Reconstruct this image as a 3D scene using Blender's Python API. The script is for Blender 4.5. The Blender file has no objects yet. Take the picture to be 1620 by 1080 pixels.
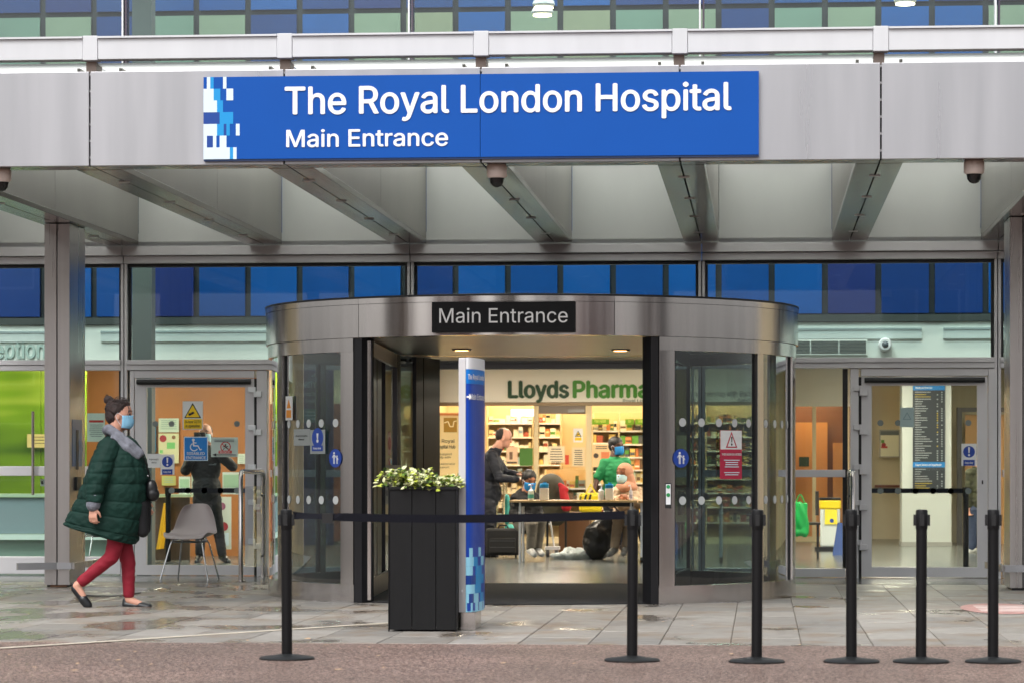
import bpy, bmesh, math, random, os
import numpy as np
from mathutils.geometry import delaunay_2d_cdt
from mathutils import Vector, Matrix, Euler, noise as mnoise

sc = bpy.context.scene
COL = sc.collection
RND = random.Random(11)

# ------------------------------------------------------------------ camera
F, HC, HOR = 4700.0, 1.12, 742.0                 # focal length in photo pixels, eye height, horizon row
TH = math.atan(395.0 / F); C_, S_ = math.cos(TH), math.sin(TH)
cd = bpy.data.cameras.new('camera'); cam = bpy.data.objects.new('camera', cd); COL.objects.link(cam)
cam.location = (0, 0, HC); cam.rotation_euler = (math.radians(90), 0, TH)
cd.sensor_width = 36.0; cd.lens = F / 1620.0 * 36.0
cd.shift_y = (HOR - 540.0) / 1620.0
cd.clip_start = 0.5; cd.clip_end = 1000
cd.dof.use_dof = True; cd.dof.focus_distance = 25.5; cd.dof.aperture_fstop = 5.0
sc.camera = cam

# ------------------------------------------------------------------ sky, sun, exposure (overcast)
world = bpy.data.worlds.new('World'); sc.world = world; world.use_nodes = True
wn = world.node_tree; bg = wn.nodes['Background']
sky = wn.nodes.new('ShaderNodeTexSky'); sky.sky_type = 'NISHITA'; sky.sun_disc = False
SUN_EL, SUN_AZ = math.radians(52), math.radians(200)
sky.sun_elevation = SUN_EL; sky.sun_rotation = SUN_AZ
sky.air_density = 1.0; sky.dust_density = 4.0; sky.ozone_density = 1.0
hs = wn.nodes.new('ShaderNodeHueSaturation'); hs.inputs['Saturation'].default_value = 0.16
wn.links.new(sky.outputs[0], hs.inputs['Color']); wn.links.new(hs.outputs[0], bg.inputs['Color'])
bg.inputs['Strength'].default_value = 0.15
sd = bpy.data.lights.new('sun', 'SUN'); sd.energy = 1.0; sd.angle = math.radians(30); sd.color = (1.0, 0.98, 0.95)
sun = bpy.data.objects.new('sun', sd); COL.objects.link(sun)
d = Vector((math.sin(SUN_AZ) * math.cos(SUN_EL), math.cos(SUN_AZ) * math.cos(SUN_EL), math.sin(SUN_EL)))
sun.rotation_euler = d.to_track_quat('Z', 'Y').to_euler(); sun.location = (-6, -8, 30)
sc.view_settings.view_transform = 'Standard'; sc.view_settings.look = 'None'
sc.view_settings.gamma = 1.0; sc.view_settings.use_curve_mapping = False
sc.view_settings.exposure = 0.58
sc.cycles.max_bounces = 10; sc.cycles.transparent_max_bounces = 24; sc.cycles.diffuse_bounces = 4
sc.cycles.glossy_bounces = 5; sc.cycles.sample_clamp_indirect = 6.0
sc.cycles.use_denoising = True; sc.cycles.caustics_reflective = False; sc.cycles.caustics_refractive = False

# ------------------------------------------------------------------ photo pixel -> place
def at(px, py, Y):
    a = (px - 810.0) / F; t = Y / (C_ + a * S_)
    return Vector((t * (-S_ + a * C_), Y, HC + (HOR - py) / F * t))
def X(px, Y): return at(px, HOR, Y).x
def Z(py, Y, px=810): return at(px, py, Y).z
def G(px, py):
    t = F * HC / (py - HOR); a = (px - 810.0) / F
    return Vector((t * (-S_ + a * C_), t * (C_ + a * S_), 0))
GX = lambda k: -0.62 + 1.518 * k                 # the building's planning grid along the front
YF, YC = 30.9, 22.6                              # glazed front, canopy fascia

# ------------------------------------------------------------------ materials
def s2l(c):
    return tuple(((v / 255.0) / 12.92 if v / 255.0 <= .04045 else ((v / 255.0 + .055) / 1.055) ** 2.4) for v in c)
MATS = {}
def M(name, col=None, rough=.5, metal=0., var=0., vs=3., bump=0., bs=60., stretch=None, spec=.5, emit=0., coat=0., rvar=0., objrand=0.):
    """principled material; col in 0-255 sRGB; var: brightness mottling, bump: fine relief, objrand: tone per object"""
    if name in MATS: return MATS[name]
    m = bpy.data.materials.new(name); m.use_nodes = True; nt = m.node_tree; b = nt.nodes['Principled BSDF']
    L = nt.links; c = s2l(col) + (1,)
    b.inputs['Roughness'].default_value = rough; b.inputs['Metallic'].default_value = metal
    b.inputs['Specular IOR Level'].default_value = spec; b.inputs['Coat Weight'].default_value = coat
    b.inputs['Base Color'].default_value = c
    if emit:
        b.inputs['Emission Color'].default_value = c; b.inputs['Emission Strength'].default_value = emit
    if var or bump or rvar or objrand:
        tc = nt.nodes.new('ShaderNodeTexCoord'); mp = nt.nodes.new('ShaderNodeMapping'); geo = nt.nodes.new('ShaderNodeNewGeometry')
        L.new(geo.outputs['Position'], mp.inputs['Vector'])
        if stretch: mp.inputs['Scale'].default_value = stretch
        n = nt.nodes.new('ShaderNodeTexNoise'); n.inputs['Scale'].default_value = vs; n.inputs['Detail'].default_value = 6
        L.new(mp.outputs[0], n.inputs['Vector'])
        fac = n.outputs['Fac']
        hsv = nt.nodes.new('ShaderNodeHueSaturation'); hsv.inputs['Color'].default_value = c
        mr = nt.nodes.new('ShaderNodeMapRange'); mr.inputs[1].default_value = .3; mr.inputs[2].default_value = .7
        mr.inputs[3].default_value = 1 - var; mr.inputs[4].default_value = 1 + var
        L.new(fac, mr.inputs[0]); val = mr.outputs[0]
        if objrand:
            oi = nt.nodes.new('ShaderNodeObjectInfo'); m2 = nt.nodes.new('ShaderNodeMapRange')
            m2.inputs[3].default_value = 1 - objrand; m2.inputs[4].default_value = 1 + objrand
            L.new(oi.outputs['Random'], m2.inputs[0]); mu = nt.nodes.new('ShaderNodeMath'); mu.operation = 'MULTIPLY'
            L.new(val, mu.inputs[0]); L.new(m2.outputs[0], mu.inputs[1]); val = mu.outputs[0]
        L.new(val, hsv.inputs['Value']); L.new(hsv.outputs[0], b.inputs['Base Color'])
        if rvar:
            r = nt.nodes.new('ShaderNodeMapRange'); r.inputs[1].default_value = .3; r.inputs[2].default_value = .7
            r.inputs[3].default_value = max(.02, rough - rvar); r.inputs[4].default_value = rough + rvar
            L.new(fac, r.inputs[0]); L.new(r.outputs[0], b.inputs['Roughness'])
        if bump:
            n2 = nt.nodes.new('ShaderNodeTexNoise'); n2.inputs['Scale'].default_value = bs; n2.inputs['Detail'].default_value = 4
            L.new(mp.outputs[0], n2.inputs['Vector'])
            bp = nt.nodes.new('ShaderNodeBump'); bp.inputs['Strength'].default_value = bump; bp.inputs['Distance'].default_value = .01
            L.new(n2.outputs['Fac'], bp.inputs['Height']); L.new(bp.outputs[0], b.inputs['Normal'])
    MATS[name] = m; return m
def glass(name, tint=(.93, .97, .95), refl=1.0):
    if name in MATS: return MATS[name]
    m = bpy.data.materials.new(name); m.use_nodes = True; nt = m.node_tree; nt.nodes.clear(); L = nt.links
    out = nt.nodes.new('ShaderNodeOutputMaterial'); mix = nt.nodes.new('ShaderNodeMixShader')
    tr = nt.nodes.new('ShaderNodeBsdfTransparent'); tr.inputs[0].default_value = tint + (1,)
    gl = nt.nodes.new('ShaderNodeBsdfGlossy'); gl.inputs['Roughness'].default_value = 0.01; gl.inputs[0].default_value = (.95, .98, 1, 1)
    fr = nt.nodes.new('ShaderNodeFresnel'); fr.inputs['IOR'].default_value = 1.5
    geo = nt.nodes.new('ShaderNodeNewGeometry')
    inv = nt.nodes.new('ShaderNodeMath'); inv.operation = 'SUBTRACT'; inv.inputs[0].default_value = 1
    L.new(geo.outputs['Backfacing'], inv.inputs[1])
    mu = nt.nodes.new('ShaderNodeMath'); mu.operation = 'MULTIPLY'; L.new(fr.outputs[0], mu.inputs[0]); L.new(inv.outputs[0], mu.inputs[1])
    m2 = nt.nodes.new('ShaderNodeMath'); m2.operation = 'MULTIPLY'; m2.inputs[1].default_value = refl; L.new(mu.outputs[0], m2.inputs[0])
    L.new(m2.outputs[0], mix.inputs[0]); L.new(tr.outputs[0], mix.inputs[1]); L.new(gl.outputs[0], mix.inputs[2]); L.new(mix.outputs[0], out.inputs[0])
    MATS[name] = m; return m
def frosted(name):
    m = bpy.data.materials.new(name); m.use_nodes = True; nt = m.node_tree; nt.nodes.clear(); L = nt.links
    out = nt.nodes.new('ShaderNodeOutputMaterial'); mix = nt.nodes.new('ShaderNodeMixShader'); mix.inputs[0].default_value = .18
    a = nt.nodes.new('ShaderNodeBsdfTranslucent'); a.inputs[0].default_value = (.93, .94, .92, 1)
    b = nt.nodes.new('ShaderNodeBsdfTransparent'); b.inputs[0].default_value = (.76, .77, .75, 1)
    L.new(a.outputs[0], mix.inputs[1]); L.new(b.outputs[0], mix.inputs[2]); L.new(mix.outputs[0], out.inputs[0]); return m

STEEL = M('brushed_steel', (198, 192, 189), .17, 1., var=.07, vs=1.0, stretch=(9, 9, .12), rvar=.05)
STEELV = M('column_steel', (172, 167, 165), .30, .95, var=.06, vs=1.0, stretch=(12, 12, .2), rvar=.05)
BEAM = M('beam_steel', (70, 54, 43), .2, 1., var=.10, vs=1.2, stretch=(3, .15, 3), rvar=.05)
FASC = M('satin_panel', (172, 172, 176), .36, .6, var=.07, vs=1., stretch=(5, 5, .35), rvar=.1)
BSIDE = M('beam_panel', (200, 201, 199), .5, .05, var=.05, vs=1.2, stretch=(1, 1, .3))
ALU = M('anodised_frame', (204, 202, 204), .42, .3, var=.04, vs=2.)
WHITE = M('white_coated_metal', (232, 233, 236), .4, 0., var=.02)
BLACK = M('black_gasket', (14, 14, 16), .5)
DARK = M('dark_jamb', (34, 33, 36), .35, .3, var=.1)
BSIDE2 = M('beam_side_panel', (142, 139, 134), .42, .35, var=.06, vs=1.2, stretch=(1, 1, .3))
GLASS = glass('facade_glass', (.93, .975, .955), 0.65)
GLASSD = glass('drum_glass', (.67, .75, .76), 2.8)
GLASSU = glass('upper_glass', (.84, .92, .91), 1.3)
GLASSC = glass('clear_glass', (.97, .98, .97), .7)
FROST = frosted('frosted_roof_glass')

# ------------------------------------------------------------------ object helpers
WL = {}
def tag(o, label=None, cat=None, group=None, kind=None):
    if label: o['label'] = label
    if cat: o['category'] = cat
    if group: o['group'] = group
    if kind: o['kind'] = kind
    return o
def thing(name, label, cat, loc=(0, 0, 0), rz=0., group=None, kind=None):
    o = bpy.data.objects.new(name, None); o.empty_display_size = .2; COL.objects.link(o)
    o.location = loc; o.rotation_euler = (0, 0, rz); WL[o.name] = Vector(loc)
    return tag(o, label, cat, group, kind)
def link(name, me, mat, parent=None):
    o = bpy.data.objects.new(name, me); COL.objects.link(o)
    if mat is not None and not me.materials: me.materials.append(mat)
    if parent is not None: o.parent = parent; WL[o.name] = WL.get(parent.name, Vector())
    else: WL[o.name] = Vector()
    return o
class MB:
    def __init__(s): s.v = []; s.f = []
    def add(s, vs, fs):
        n = len(s.v); s.v += [tuple(v) for v in vs]; s.f += [tuple(i + n for i in f) for f in fs]; return s
    def box(s, x0, x1, y0, y1, z0, z1):
        x0, x1 = min(x0, x1), max(x0, x1); y0, y1 = min(y0, y1), max(y0, y1); z0, z1 = min(z0, z1), max(z0, z1)
        return s.add([(x0, y0, z0), (x1, y0, z0), (x1, y1, z0), (x0, y1, z0), (x0, y0, z1), (x1, y0, z1), (x1, y1, z1), (x0, y1, z1)],
                     [(0, 3, 2, 1), (4, 5, 6, 7), (0, 1, 5, 4), (1, 2, 6, 5), (2, 3, 7, 6), (3, 0, 4, 7)])
    def obox(s, p0, p1, w, z0, z1):
        """upright slab from p0 to p1 (xy) of width w"""
        a = Vector((p0[0], p0[1])); b = Vector((p1[0], p1[1])); d = (b - a).normalized(); n = Vector((-d.y, d.x)) * w / 2
        q = [a - n, b - n, b + n, a + n]
        return s.add([(p.x, p.y, z0) for p in q] + [(p.x, p.y, z1) for p in q],
                     [(0, 3, 2, 1), (4, 5, 6, 7), (0, 1, 5, 4), (1, 2, 6, 5), (2, 3, 7, 6), (3, 0, 4, 7)])
    def prism(s, poly, y0, y1):
        """poly of (x,z), extruded along y"""
        n = len(poly)
        if sum(poly[i][0] * poly[(i + 1) % n][1] - poly[(i + 1) % n][0] * poly[i][1] for i in range(n)) < 0: poly = poly[::-1]
        return s.add([(x, y0, z) for x, z in poly] + [(x, y1, z) for x, z in poly],
                     [tuple(range(n)), tuple(range(2 * n - 1, n - 1, -1))] + [(i, i + n, (i + 1) % n + n, (i + 1) % n) for i in range(n)])
    def slab(s, poly, z0, z1):
        n = len(poly)
        if sum(poly[i][0] * poly[(i + 1) % n][1] - poly[(i + 1) % n][0] * poly[i][1] for i in range(n)) < 0: poly = poly[::-1]
        return s.add([(x, y, z0) for x, y in poly] + [(x, y, z1) for x, y in poly],
                     [tuple(range(n - 1, -1, -1)), tuple(range(n, 2 * n))] + [(i, (i + 1) % n, (i + 1) % n + n, i + n) for i in range(n)])
    def disc(s, cx, cz, r, y0, y1, n=24, rz=None):
        return s.prism([(cx + r * math.cos(2 * math.pi * i / n), cz + (rz or r) * math.sin(2 * math.pi * i / n)) for i in range(n)], y0, y1)
    def lathe(s, prof, c=(0, 0, 0), n=24):
        """prof list of (r,z) bottom to top"""
        vs = []; fs = []
        for r, z in prof:
            for i in range(n):
                a = 2 * math.pi * i / n; vs.append((c[0] + r * math.cos(a), c[1] + r * math.sin(a), c[2] + z))
        for j in range(len(prof) - 1):
            for i in range(n):
                k = (i + 1) % n; fs.append((j * n + i, j * n + k, (j + 1) * n + k, (j + 1) * n + i))
        fs.append(tuple(range(n - 1, -1, -1))); fs.append(tuple((len(prof) - 1) * n + i for i in range(n)))
        return s.add(vs, fs)
    def tube(s, path, r, n=10, r1=None):
        """round bar along a list of points"""
        P = [Vector(p) for p in path]; vs = []; fs = []; m = len(P)
        up = None
        for j, p in enumerate(P):
            d = (P[min(j + 1, m - 1)] - P[max(j - 1, 0)]).normalized()
            if up is None: up = d.orthogonal().normalized()
            u = (up - d * up.dot(d)).normalized(); w = d.cross(u); up = u
            rr = r if r1 is None else r + (r1 - r) * j / (m - 1)
            for i in range(n):
                a = 2 * math.pi * i / n; vs.append(p + (u * math.cos(a) + w * math.sin(a)) * rr)
        for j in range(m - 1):
            for i in range(n):
                k = (i + 1) % n; fs.append((j * n + i, j * n + k, (j + 1) * n + k, (j + 1) * n + i))
        fs.append(tuple(range(n - 1, -1, -1))); fs.append(tuple((m - 1) * n + i for i in range(n)))
        return s.add(vs, fs)
    def ell(s, c, r, n=16, m=10):
        vs = [(c[0], c[1], c[2] - r[2])]; fs = []
        for j in range(1, m):
            t = math.pi * j / m
            for i in range(n):
                a = 2 * math.pi * i / n
                vs.append((c[0] + r[0] * math.sin(t) * math.cos(a), c[1] + r[1] * math.sin(t) * math.sin(a), c[2] - r[2] * math.cos(t)))
        vs.append((c[0], c[1], c[2] + r[2]))
        for i in range(n):
            k = (i + 1) % n; fs.append((0, 1 + k, 1 + i))
            for j in range(m - 2): fs.append((1 + j * n + i, 1 + j * n + k, 1 + (j + 1) * n + k, 1 + (j + 1) * n + i))
            fs.append((1 + (m - 2) * n + i, 1 + (m - 2) * n + k, len(vs) - 1))
        return s.add(vs, fs)
    def arc(s, c, r0, r1, a0, a1, z0, z1, n=16):
        """curved wall; angles in degrees from -Y towards +X"""
        vs = []; fs = []
        for i in range(n + 1):
            a = math.radians(a0 + (a1 - a0) * i / n)
            for r in (r0, r1):
                for z in (z0, z1): vs.append((c[0] + r * math.sin(a), c[1] - r * math.cos(a), z))
        for i in range(n):
            o = i * 4; p = o + 4
            fs += [(o + 2, p + 2, p + 3, o + 3), (o, o + 1, p + 1, p), (o + 1, o + 3, p + 3, p + 1), (o, p, p + 2, o + 2)]
        fs += [(0, 2, 3, 1), (n * 4, n * 4 + 1, n * 4 + 3, n * 4 + 2)]
        return s.add(vs, fs)
    def build(s, name, mat, parent=None, local=False, smooth=False, bevel=0., kind=None):
        off = Vector() if (local or parent is None) else WL.get(parent.name, Vector())
        me = bpy.data.meshes.new(name)
        me.from_pydata([(v[0] - off.x, v[1] - off.y, v[2] - off.z) for v in s.v], [], s.f); me.update()
        if smooth:
            for p in me.polygons: p.use_smooth = True
            me.set_sharp_from_angle(angle=math.radians(40))
        o = link(name, me, mat, parent)
        if bevel:
            b = o.modifiers.new('edge', 'BEVEL'); b.width = bevel; b.segments = 2; b.limit_method = 'ANGLE'
        if kind: o['kind'] = kind
        return o
def box(name, mat, parent, x0, x1, y0, y1, z0, z1, **k): return MB().box(x0, x1, y0, y1, z0, z1).build(name, mat, parent, **k)

try: FONT = bpy.data.fonts.load(os.path.join(bpy.utils.resource_path('LOCAL'), 'datafiles', 'fonts', 'Inter.woff2'))
except Exception: FONT = None
def glyphs(body, res=3):
    """outlines of a text filled by non-zero winding (the font's contours overlap), extruded from z -.5 to .5"""
    c = bpy.data.curves.new('tmp', 'FONT'); c.body = body; c.resolution_u = res; c.fill_mode = 'NONE'
    if FONT: c.font = FONT
    o = bpy.data.objects.new('tmp', c); COL.objects.link(o); bpy.context.view_layer.update()
    me = bpy.data.meshes.new_from_object(o.evaluated_get(bpy.context.evaluated_depsgraph_get()))
    bpy.data.objects.remove(o); bpy.data.curves.remove(c)
    P = [v.co.to_2d() for v in me.vertices]; E = [tuple(e.vertices) for e in me.edges]; bpy.data.meshes.remove(me)
    V, _, T, _, _, _ = delaunay_2d_cdt(P, E, [], 0, 1e-6)
    V = [Vector(v) for v in V]; q = np.array([[sum(V[i].x for i in t) / 3, sum(V[i].y for i in t) / 3] for t in T])
    e = np.array([[P[i].x, P[i].y, P[j].x, P[j].y] for i, j in E]); wn_ = np.zeros(len(q), int)
    for x0, y0, x1, y1 in e:
        up = (y0 <= q[:, 1]) & (y1 > q[:, 1]); dn = (y0 > q[:, 1]) & (y1 <= q[:, 1]); side = (x1 - x0) * (q[:, 1] - y0) - (q[:, 0] - x0) * (y1 - y0)
        wn_ += (up & (side > 0)).astype(int) - (dn & (side < 0)).astype(int)
    T = [tuple(t) for t, w in zip(T, wn_) if w != 0]
    T = [t if (V[t[1]] - V[t[0]]).cross(V[t[2]] - V[t[0]]) > 0 else t[::-1] for t in T]
    n = len(V); vs = [Vector((v.x, v.y, .5)) for v in V] + [Vector((v.x, v.y, -.5)) for v in V]; fs = list(T)
    de = {(t[k], t[(k + 1) % 3]) for t in T for k in range(3)}
    fs += [(i, i + n, j + n, j) for i, j in de if (j, i) not in de]
    used = sorted({i for f in fs for i in f}); mp = {v: k for k, v in enumerate(used)}
    return [vs[i] for i in used], [tuple(mp[i] for i in f) for f in fs]
_hv = glyphs('H')[0]; CAPU = max(v.y for v in _hv) - min(v.y for v in _hv)
def text(name, body, mat, parent, x0, x1, zb, cap, y, bold=0., depth=.003, local=True, split=False):
    """lettering fitted between x0 and x1 with baseline zb and capital height cap, facing -Y; bold thickens the strokes; split: one object per letter"""
    off = Vector() if local else WL.get(parent.name, Vector())
    chars = [ch for ch in body if ch != ' '] if split else [body]
    vs, fs = glyphs(body)
    xs = [v.x for v in vs]; a, b = min(xs), max(xs); sz = cap / CAPU; bw = bold * sz; sx = (x1 - x0 - 2 * bw) / (b - a)
    passes = [(0, 0)] if not bold else [(0, 0), (-bw, 0), (bw, 0), (0, -bw * .7), (0, bw * .7)]
    def emit(vs, fs, nm):
        V = []; Fs = []
        for i, (dx, dz) in enumerate(passes):
            n = len(V); yo = y - i * .00012
            P_ = [Vector((x0 + bw + (v.x - a) * sx + dx, yo - depth * (v.z + .5), zb + v.y * sz + dz)) - off for v in vs]; V += P_
            Fs += [tuple(j + n for j in f) for f in fs]
        me = bpy.data.meshes.new(nm); me.from_pydata(V, [], Fs); me.update(); return link(nm, me, mat, parent)
    if not split: return emit(vs, fs, name)
    par = list(range(len(vs)))
    def find(i):
        while par[i] != i: par[i] = par[par[i]]; i = par[i]
        return i
    for f in fs:
        for j in f[1:]: par[find(j)] = find(f[0])
    isl = {}
    for i in range(len(vs)): isl.setdefault(find(i), []).append(i)
    rng = sorted([min(vs[i].x for i in q), max(vs[i].x for i in q), q] for q in isl.values())
    out = []
    for r in rng:
        if out and r[0] < out[-1][1] - .35 * min(r[1] - r[0], out[-1][1] - out[-1][0]): out[-1][1] = max(out[-1][1], r[1]); out[-1][2] = out[-1][2] + r[2]
        else: out.append([r[0], r[1], list(r[2])])
    for _, _, ids in out:
        mp = {v: k for k, v in enumerate(ids)}
        emit([vs[i] for i in ids], [tuple(mp[j] for j in f) for f in fs if f[0] in mp], name)

# remeshed union of capsules and ellipsoids: one continuous surface
def cap(p0, p1, r0, r1=None): return ('c', Vector(p0), Vector(p1), r0, r0 if r1 is None else r1)
def ell(c, r, rot=(0, 0, 0)): return ('e', Vector(c), Vector(r), Euler(rot))
def blob(name, shapes, mat, parent, voxel=.01, smooth=3, fn=None):
    mb = MB(); off = WL.get(parent.name, Vector()) if parent is not None else Vector()
    for sh in shapes:
        if sh[0] == 'c':
            _, p0, p1, r0, r1 = sh; d = p1 - p0; L = d.length
            q = d.to_track_quat('Z', 'Y') if L > 1e-6 else Euler((0, 0, 0)).to_quaternion()
            prof = [(r0 * math.sin(t), -r0 * math.cos(t)) for t in (.15, .5, .9, 1.3)] + [(r0, 0), (r1, L)] + [(r1 * math.cos(t), L + r1 * math.sin(t)) for t in (.4, .8, 1.2, 1.45)]
            t = MB().lathe(prof, n=14)
            mb.add([p0 + q @ Vector(v) for v in t.v], t.f)
        else:
            _, c, r, e = sh; t = MB().ell((0, 0, 0), r, 20, 14); m = e.to_matrix()
            mb.add([c + m @ Vector(v) for v in t.v], t.f)
    me = bpy.data.meshes.new(name); me.from_pydata([Vector(v) - off for v in mb.v], [], mb.f); me.update()
    o = bpy.data.objects.new(name, me); COL.objects.link(o)
    r = o.modifiers.new('r', 'REMESH'); r.mode = 'VOXEL'; r.voxel_size = voxel
    if smooth:
        sm = o.modifiers.new('s', 'SMOOTH'); sm.factor = .5; sm.iterations = smooth
    bpy.context.view_layer.update()
    nm = bpy.data.meshes.new_from_object(o.evaluated_get(bpy.context.evaluated_depsgraph_get()))
    bpy.data.objects.remove(o); bpy.data.meshes.remove(me)
    nm.name = name
    if fn:
        nm.update(); nr = [v.normal.copy() for v in nm.vertices]
        for v, n in zip(nm.vertices, nr): v.co = fn(v.co + off, n) - off
    for p in nm.polygons: p.use_smooth = True
    nm.materials.clear()
    return link(name, nm, mat, parent)
# ------------------------------------------------------------------ ground, road, pavement
def ground_mat(name, c1, c2, c3, scale, rough, bump):
    m = bpy.data.materials.new(name); m.use_nodes = True; nt = m.node_tree; L = nt.links; b = nt.nodes['Principled BSDF']
    g = nt.nodes.new('ShaderNodeNewGeometry')
    v = nt.nodes.new('ShaderNodeTexVoronoi'); v.inputs['Scale'].default_value = scale; L.new(g.outputs['Position'], v.inputs['Vector'])
    n = nt.nodes.new('ShaderNodeTexNoise'); n.inputs['Scale'].default_value = .7; n.inputs['Detail'].default_value = 5; L.new(g.outputs['Position'], n.inputs['Vector'])
    r = nt.nodes.new('ShaderNodeValToRGB'); e = r.color_ramp.elements
    e[0].position = .15; e[0].color = s2l(c1) + (1,); e[1].position = .85; e[1].color = s2l(c3) + (1,)
    k = e.new(.5); k.color = s2l(c2) + (1,)
    sp = nt.nodes.new('ShaderNodeSeparateColor'); L.new(v.outputs['Color'], sp.inputs[0]); L.new(sp.outputs[0], r.inputs[0])
    h = nt.nodes.new('ShaderNodeHueSaturation'); L.new(r.outputs[0], h.inputs['Color'])
    mr = nt.nodes.new('ShaderNodeMapRange'); mr.inputs[1].default_value = .3; mr.inputs[2].default_value = .7; mr.inputs[3].default_value = .72; mr.inputs[4].default_value = 1.18
    L.new(n.outputs['Fac'], mr.inputs[0]); L.new(mr.outputs[0], h.inputs['Value']); L.new(h.outputs[0], b.inputs['Base Color'])
    b.inputs['Roughness'].default_value = rough
    bp = nt.nodes.new('ShaderNodeBump'); bp.inputs['Strength'].default_value = bump; bp.inputs['Distance'].default_value = .006
    L.new(v.outputs['Distance'], bp.inputs['Height']); L.new(bp.outputs[0], b.inputs['Normal'])
    MATS[name] = m; return m
def slab_mat():
    m = bpy.data.materials.new('wet_york_stone'); m.use_nodes = True; nt = m.node_tree; L = nt.links; b = nt.nodes['Principled BSDF']
    g = nt.nodes.new('ShaderNodeNewGeometry'); oi = nt.nodes.new('ShaderNodeObjectInfo')
    r = nt.nodes.new('ShaderNodeValToRGB'); e = r.color_ramp.elements
    e[0].color = s2l((128, 125, 121)) + (1,); e[1].color = s2l((156, 151, 145)) + (1,); k = e.new(.55); k.color = s2l((142, 136, 129)) + (1,)
    L.new(oi.outputs['Random'], r.inputs[0])
    def noise(s, sx, det=5):
        mp = nt.nodes.new('ShaderNodeMapping'); mp.inputs['Scale'].default_value = sx; L.new(g.outputs['Position'], mp.inputs[0])
        n = nt.nodes.new('ShaderNodeTexNoise'); n.inputs['Scale'].default_value = s; n.inputs['Detail'].default_value = det; L.new(mp.outputs[0], n.inputs['Vector']); return n.outputs['Fac']
    def rng(x, a, b_, c, d_):
        q = nt.nodes.new('ShaderNodeMapRange'); q.inputs[1].default_value = a; q.inputs[2].default_value = b_; q.inputs[3].default_value = c; q.inputs[4].default_value = d_; L.new(x, q.inputs[0]); return q.outputs[0]
    # standing damp: more towards the left where the paving has settled
    sp = nt.nodes.new('ShaderNodeSeparateXYZ'); L.new(g.outputs['Position'], sp.inputs[0])
    side = rng(sp.outputs[0], -5.2, -1.2, .075, -.03)
    wetn = nt.nodes.new('ShaderNodeMath'); wetn.operation = 'ADD'; L.new(noise(1.5, (1, .55, 1)), wetn.inputs[0]); L.new(side, wetn.inputs[1])
    wet = rng(wetn.outputs[0], .53, .62, 0, 1)
    fine = rng(noise(9, (1, 1, 1), 8), .3, .7, .86, 1.12)
    h = nt.nodes.new('ShaderNodeHueSaturation'); L.new(r.outputs[0], h.inputs['Color']); L.new(fine, h.inputs['Value'])
    rust = nt.nodes.new('ShaderNodeMix'); rust.data_type = 'RGBA'; L.new(rng(noise(2.3, (1, .7, 1)), .5, .68, 0, .55), rust.inputs[0]); L.new(h.outputs[0], rust.inputs[6]); rust.inputs[7].default_value = s2l((128, 104, 78)) + (1,)
    dk = nt.nodes.new('ShaderNodeMix'); dk.data_type = 'RGBA'; dk.blend_type = 'MULTIPLY'; L.new(wet, dk.inputs[0]); L.new(rust.outputs[2], dk.inputs[6]); dk.inputs[7].default_value = (.74, .70, .66, 1)
    L.new(dk.outputs[2], b.inputs['Base Color']); L.new(rng(wet, 0, 1, .55, .14), b.inputs['Roughness'])
    bp = nt.nodes.new('ShaderNodeBump'); bp.inputs['Strength'].default_value = .25; bp.inputs['Distance'].default_value = .004; L.new(noise(40, (1, 1, 1)), bp.inputs['Height']); L.new(bp.outputs[0], b.inputs['Normal'])
    return m
ROAD = ground_mat('red_resin_aggregate', (60, 43, 37), (104, 78, 69), (170, 146, 134), 95., .5, .5)
YR = 19.05
tag(box('ground', M('bedding', (62, 58, 54), .9), None, -150, 150, -150, 150, -.3, -.03), kind='structure')
tag(box('road', ROAD, None, -60, 60, -40, YR, -.028, -.004), kind='structure')
pav = thing('pavement', None, None, (0, YR, 0), kind='structure')
box('joint_bed', M('joint_mortar', (104, 97, 88), .9, var=.2, vs=6), pav, -9, 5.5, YR, YF + .05, -.027, -.009)
SLAB = slab_mat()
CW, RW = .455, .745
slab_me = []
for q in range(3):
    mb = MB(); w, dp = CW / 2 - .0028, RW / 2 - .0028; b_ = .004
    mb.add([(-w, -dp, -.02), (w, -dp, -.02), (w, dp, -.02), (-w, dp, -.02), (-w, -dp, -b_), (w, -dp, -b_), (w, dp, -b_), (-w, dp, -b_),
            (-w + b_, -dp + b_, 0), (w - b_, -dp + b_, 0), (w - b_, dp - b_, 0), (-w + b_, dp - b_, 0)],
           [(0, 1, 5, 4), (1, 2, 6, 5), (2, 3, 7, 6), (3, 0, 4, 7), (4, 5, 9, 8), (5, 6, 10, 9), (6, 7, 11, 10), (7, 4, 8, 11), (8, 9, 10, 11)])
    me = bpy.data.meshes.new('slab'); me.from_pydata(mb.v, [], mb.f); me.update(); me.materials.append(SLAB); slab_me.append(me)
nrow = int((YF - YR) / RW)
for r in range(nrow + 1):
    y = YR + (r + .5) * RW
    xa, xb = X(-10, y) - .3, X(1630, y) + .3
    i0, i1 = math.floor((xa + .2) / CW), math.ceil((xb + .2) / CW)
    for i in range(i0, i1):
        x = (i + .5) * CW - .2
        if math.hypot(x + 2.07, y - 26.78) < 1.9 or y + RW / 2 > YF + .3: continue
        if abs(x + 2.14) < 1.2 and y > 27.6: continue
        o = bpy.data.objects.new('slab', RND.choice(slab_me)); COL.objects.link(o); o.parent = pav
        o.location = (x, y - YR, RND.uniform(-.0025, .0)); o.rotation_euler = (RND.uniform(-.002, .002), RND.uniform(-.003, .003), 0)
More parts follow.
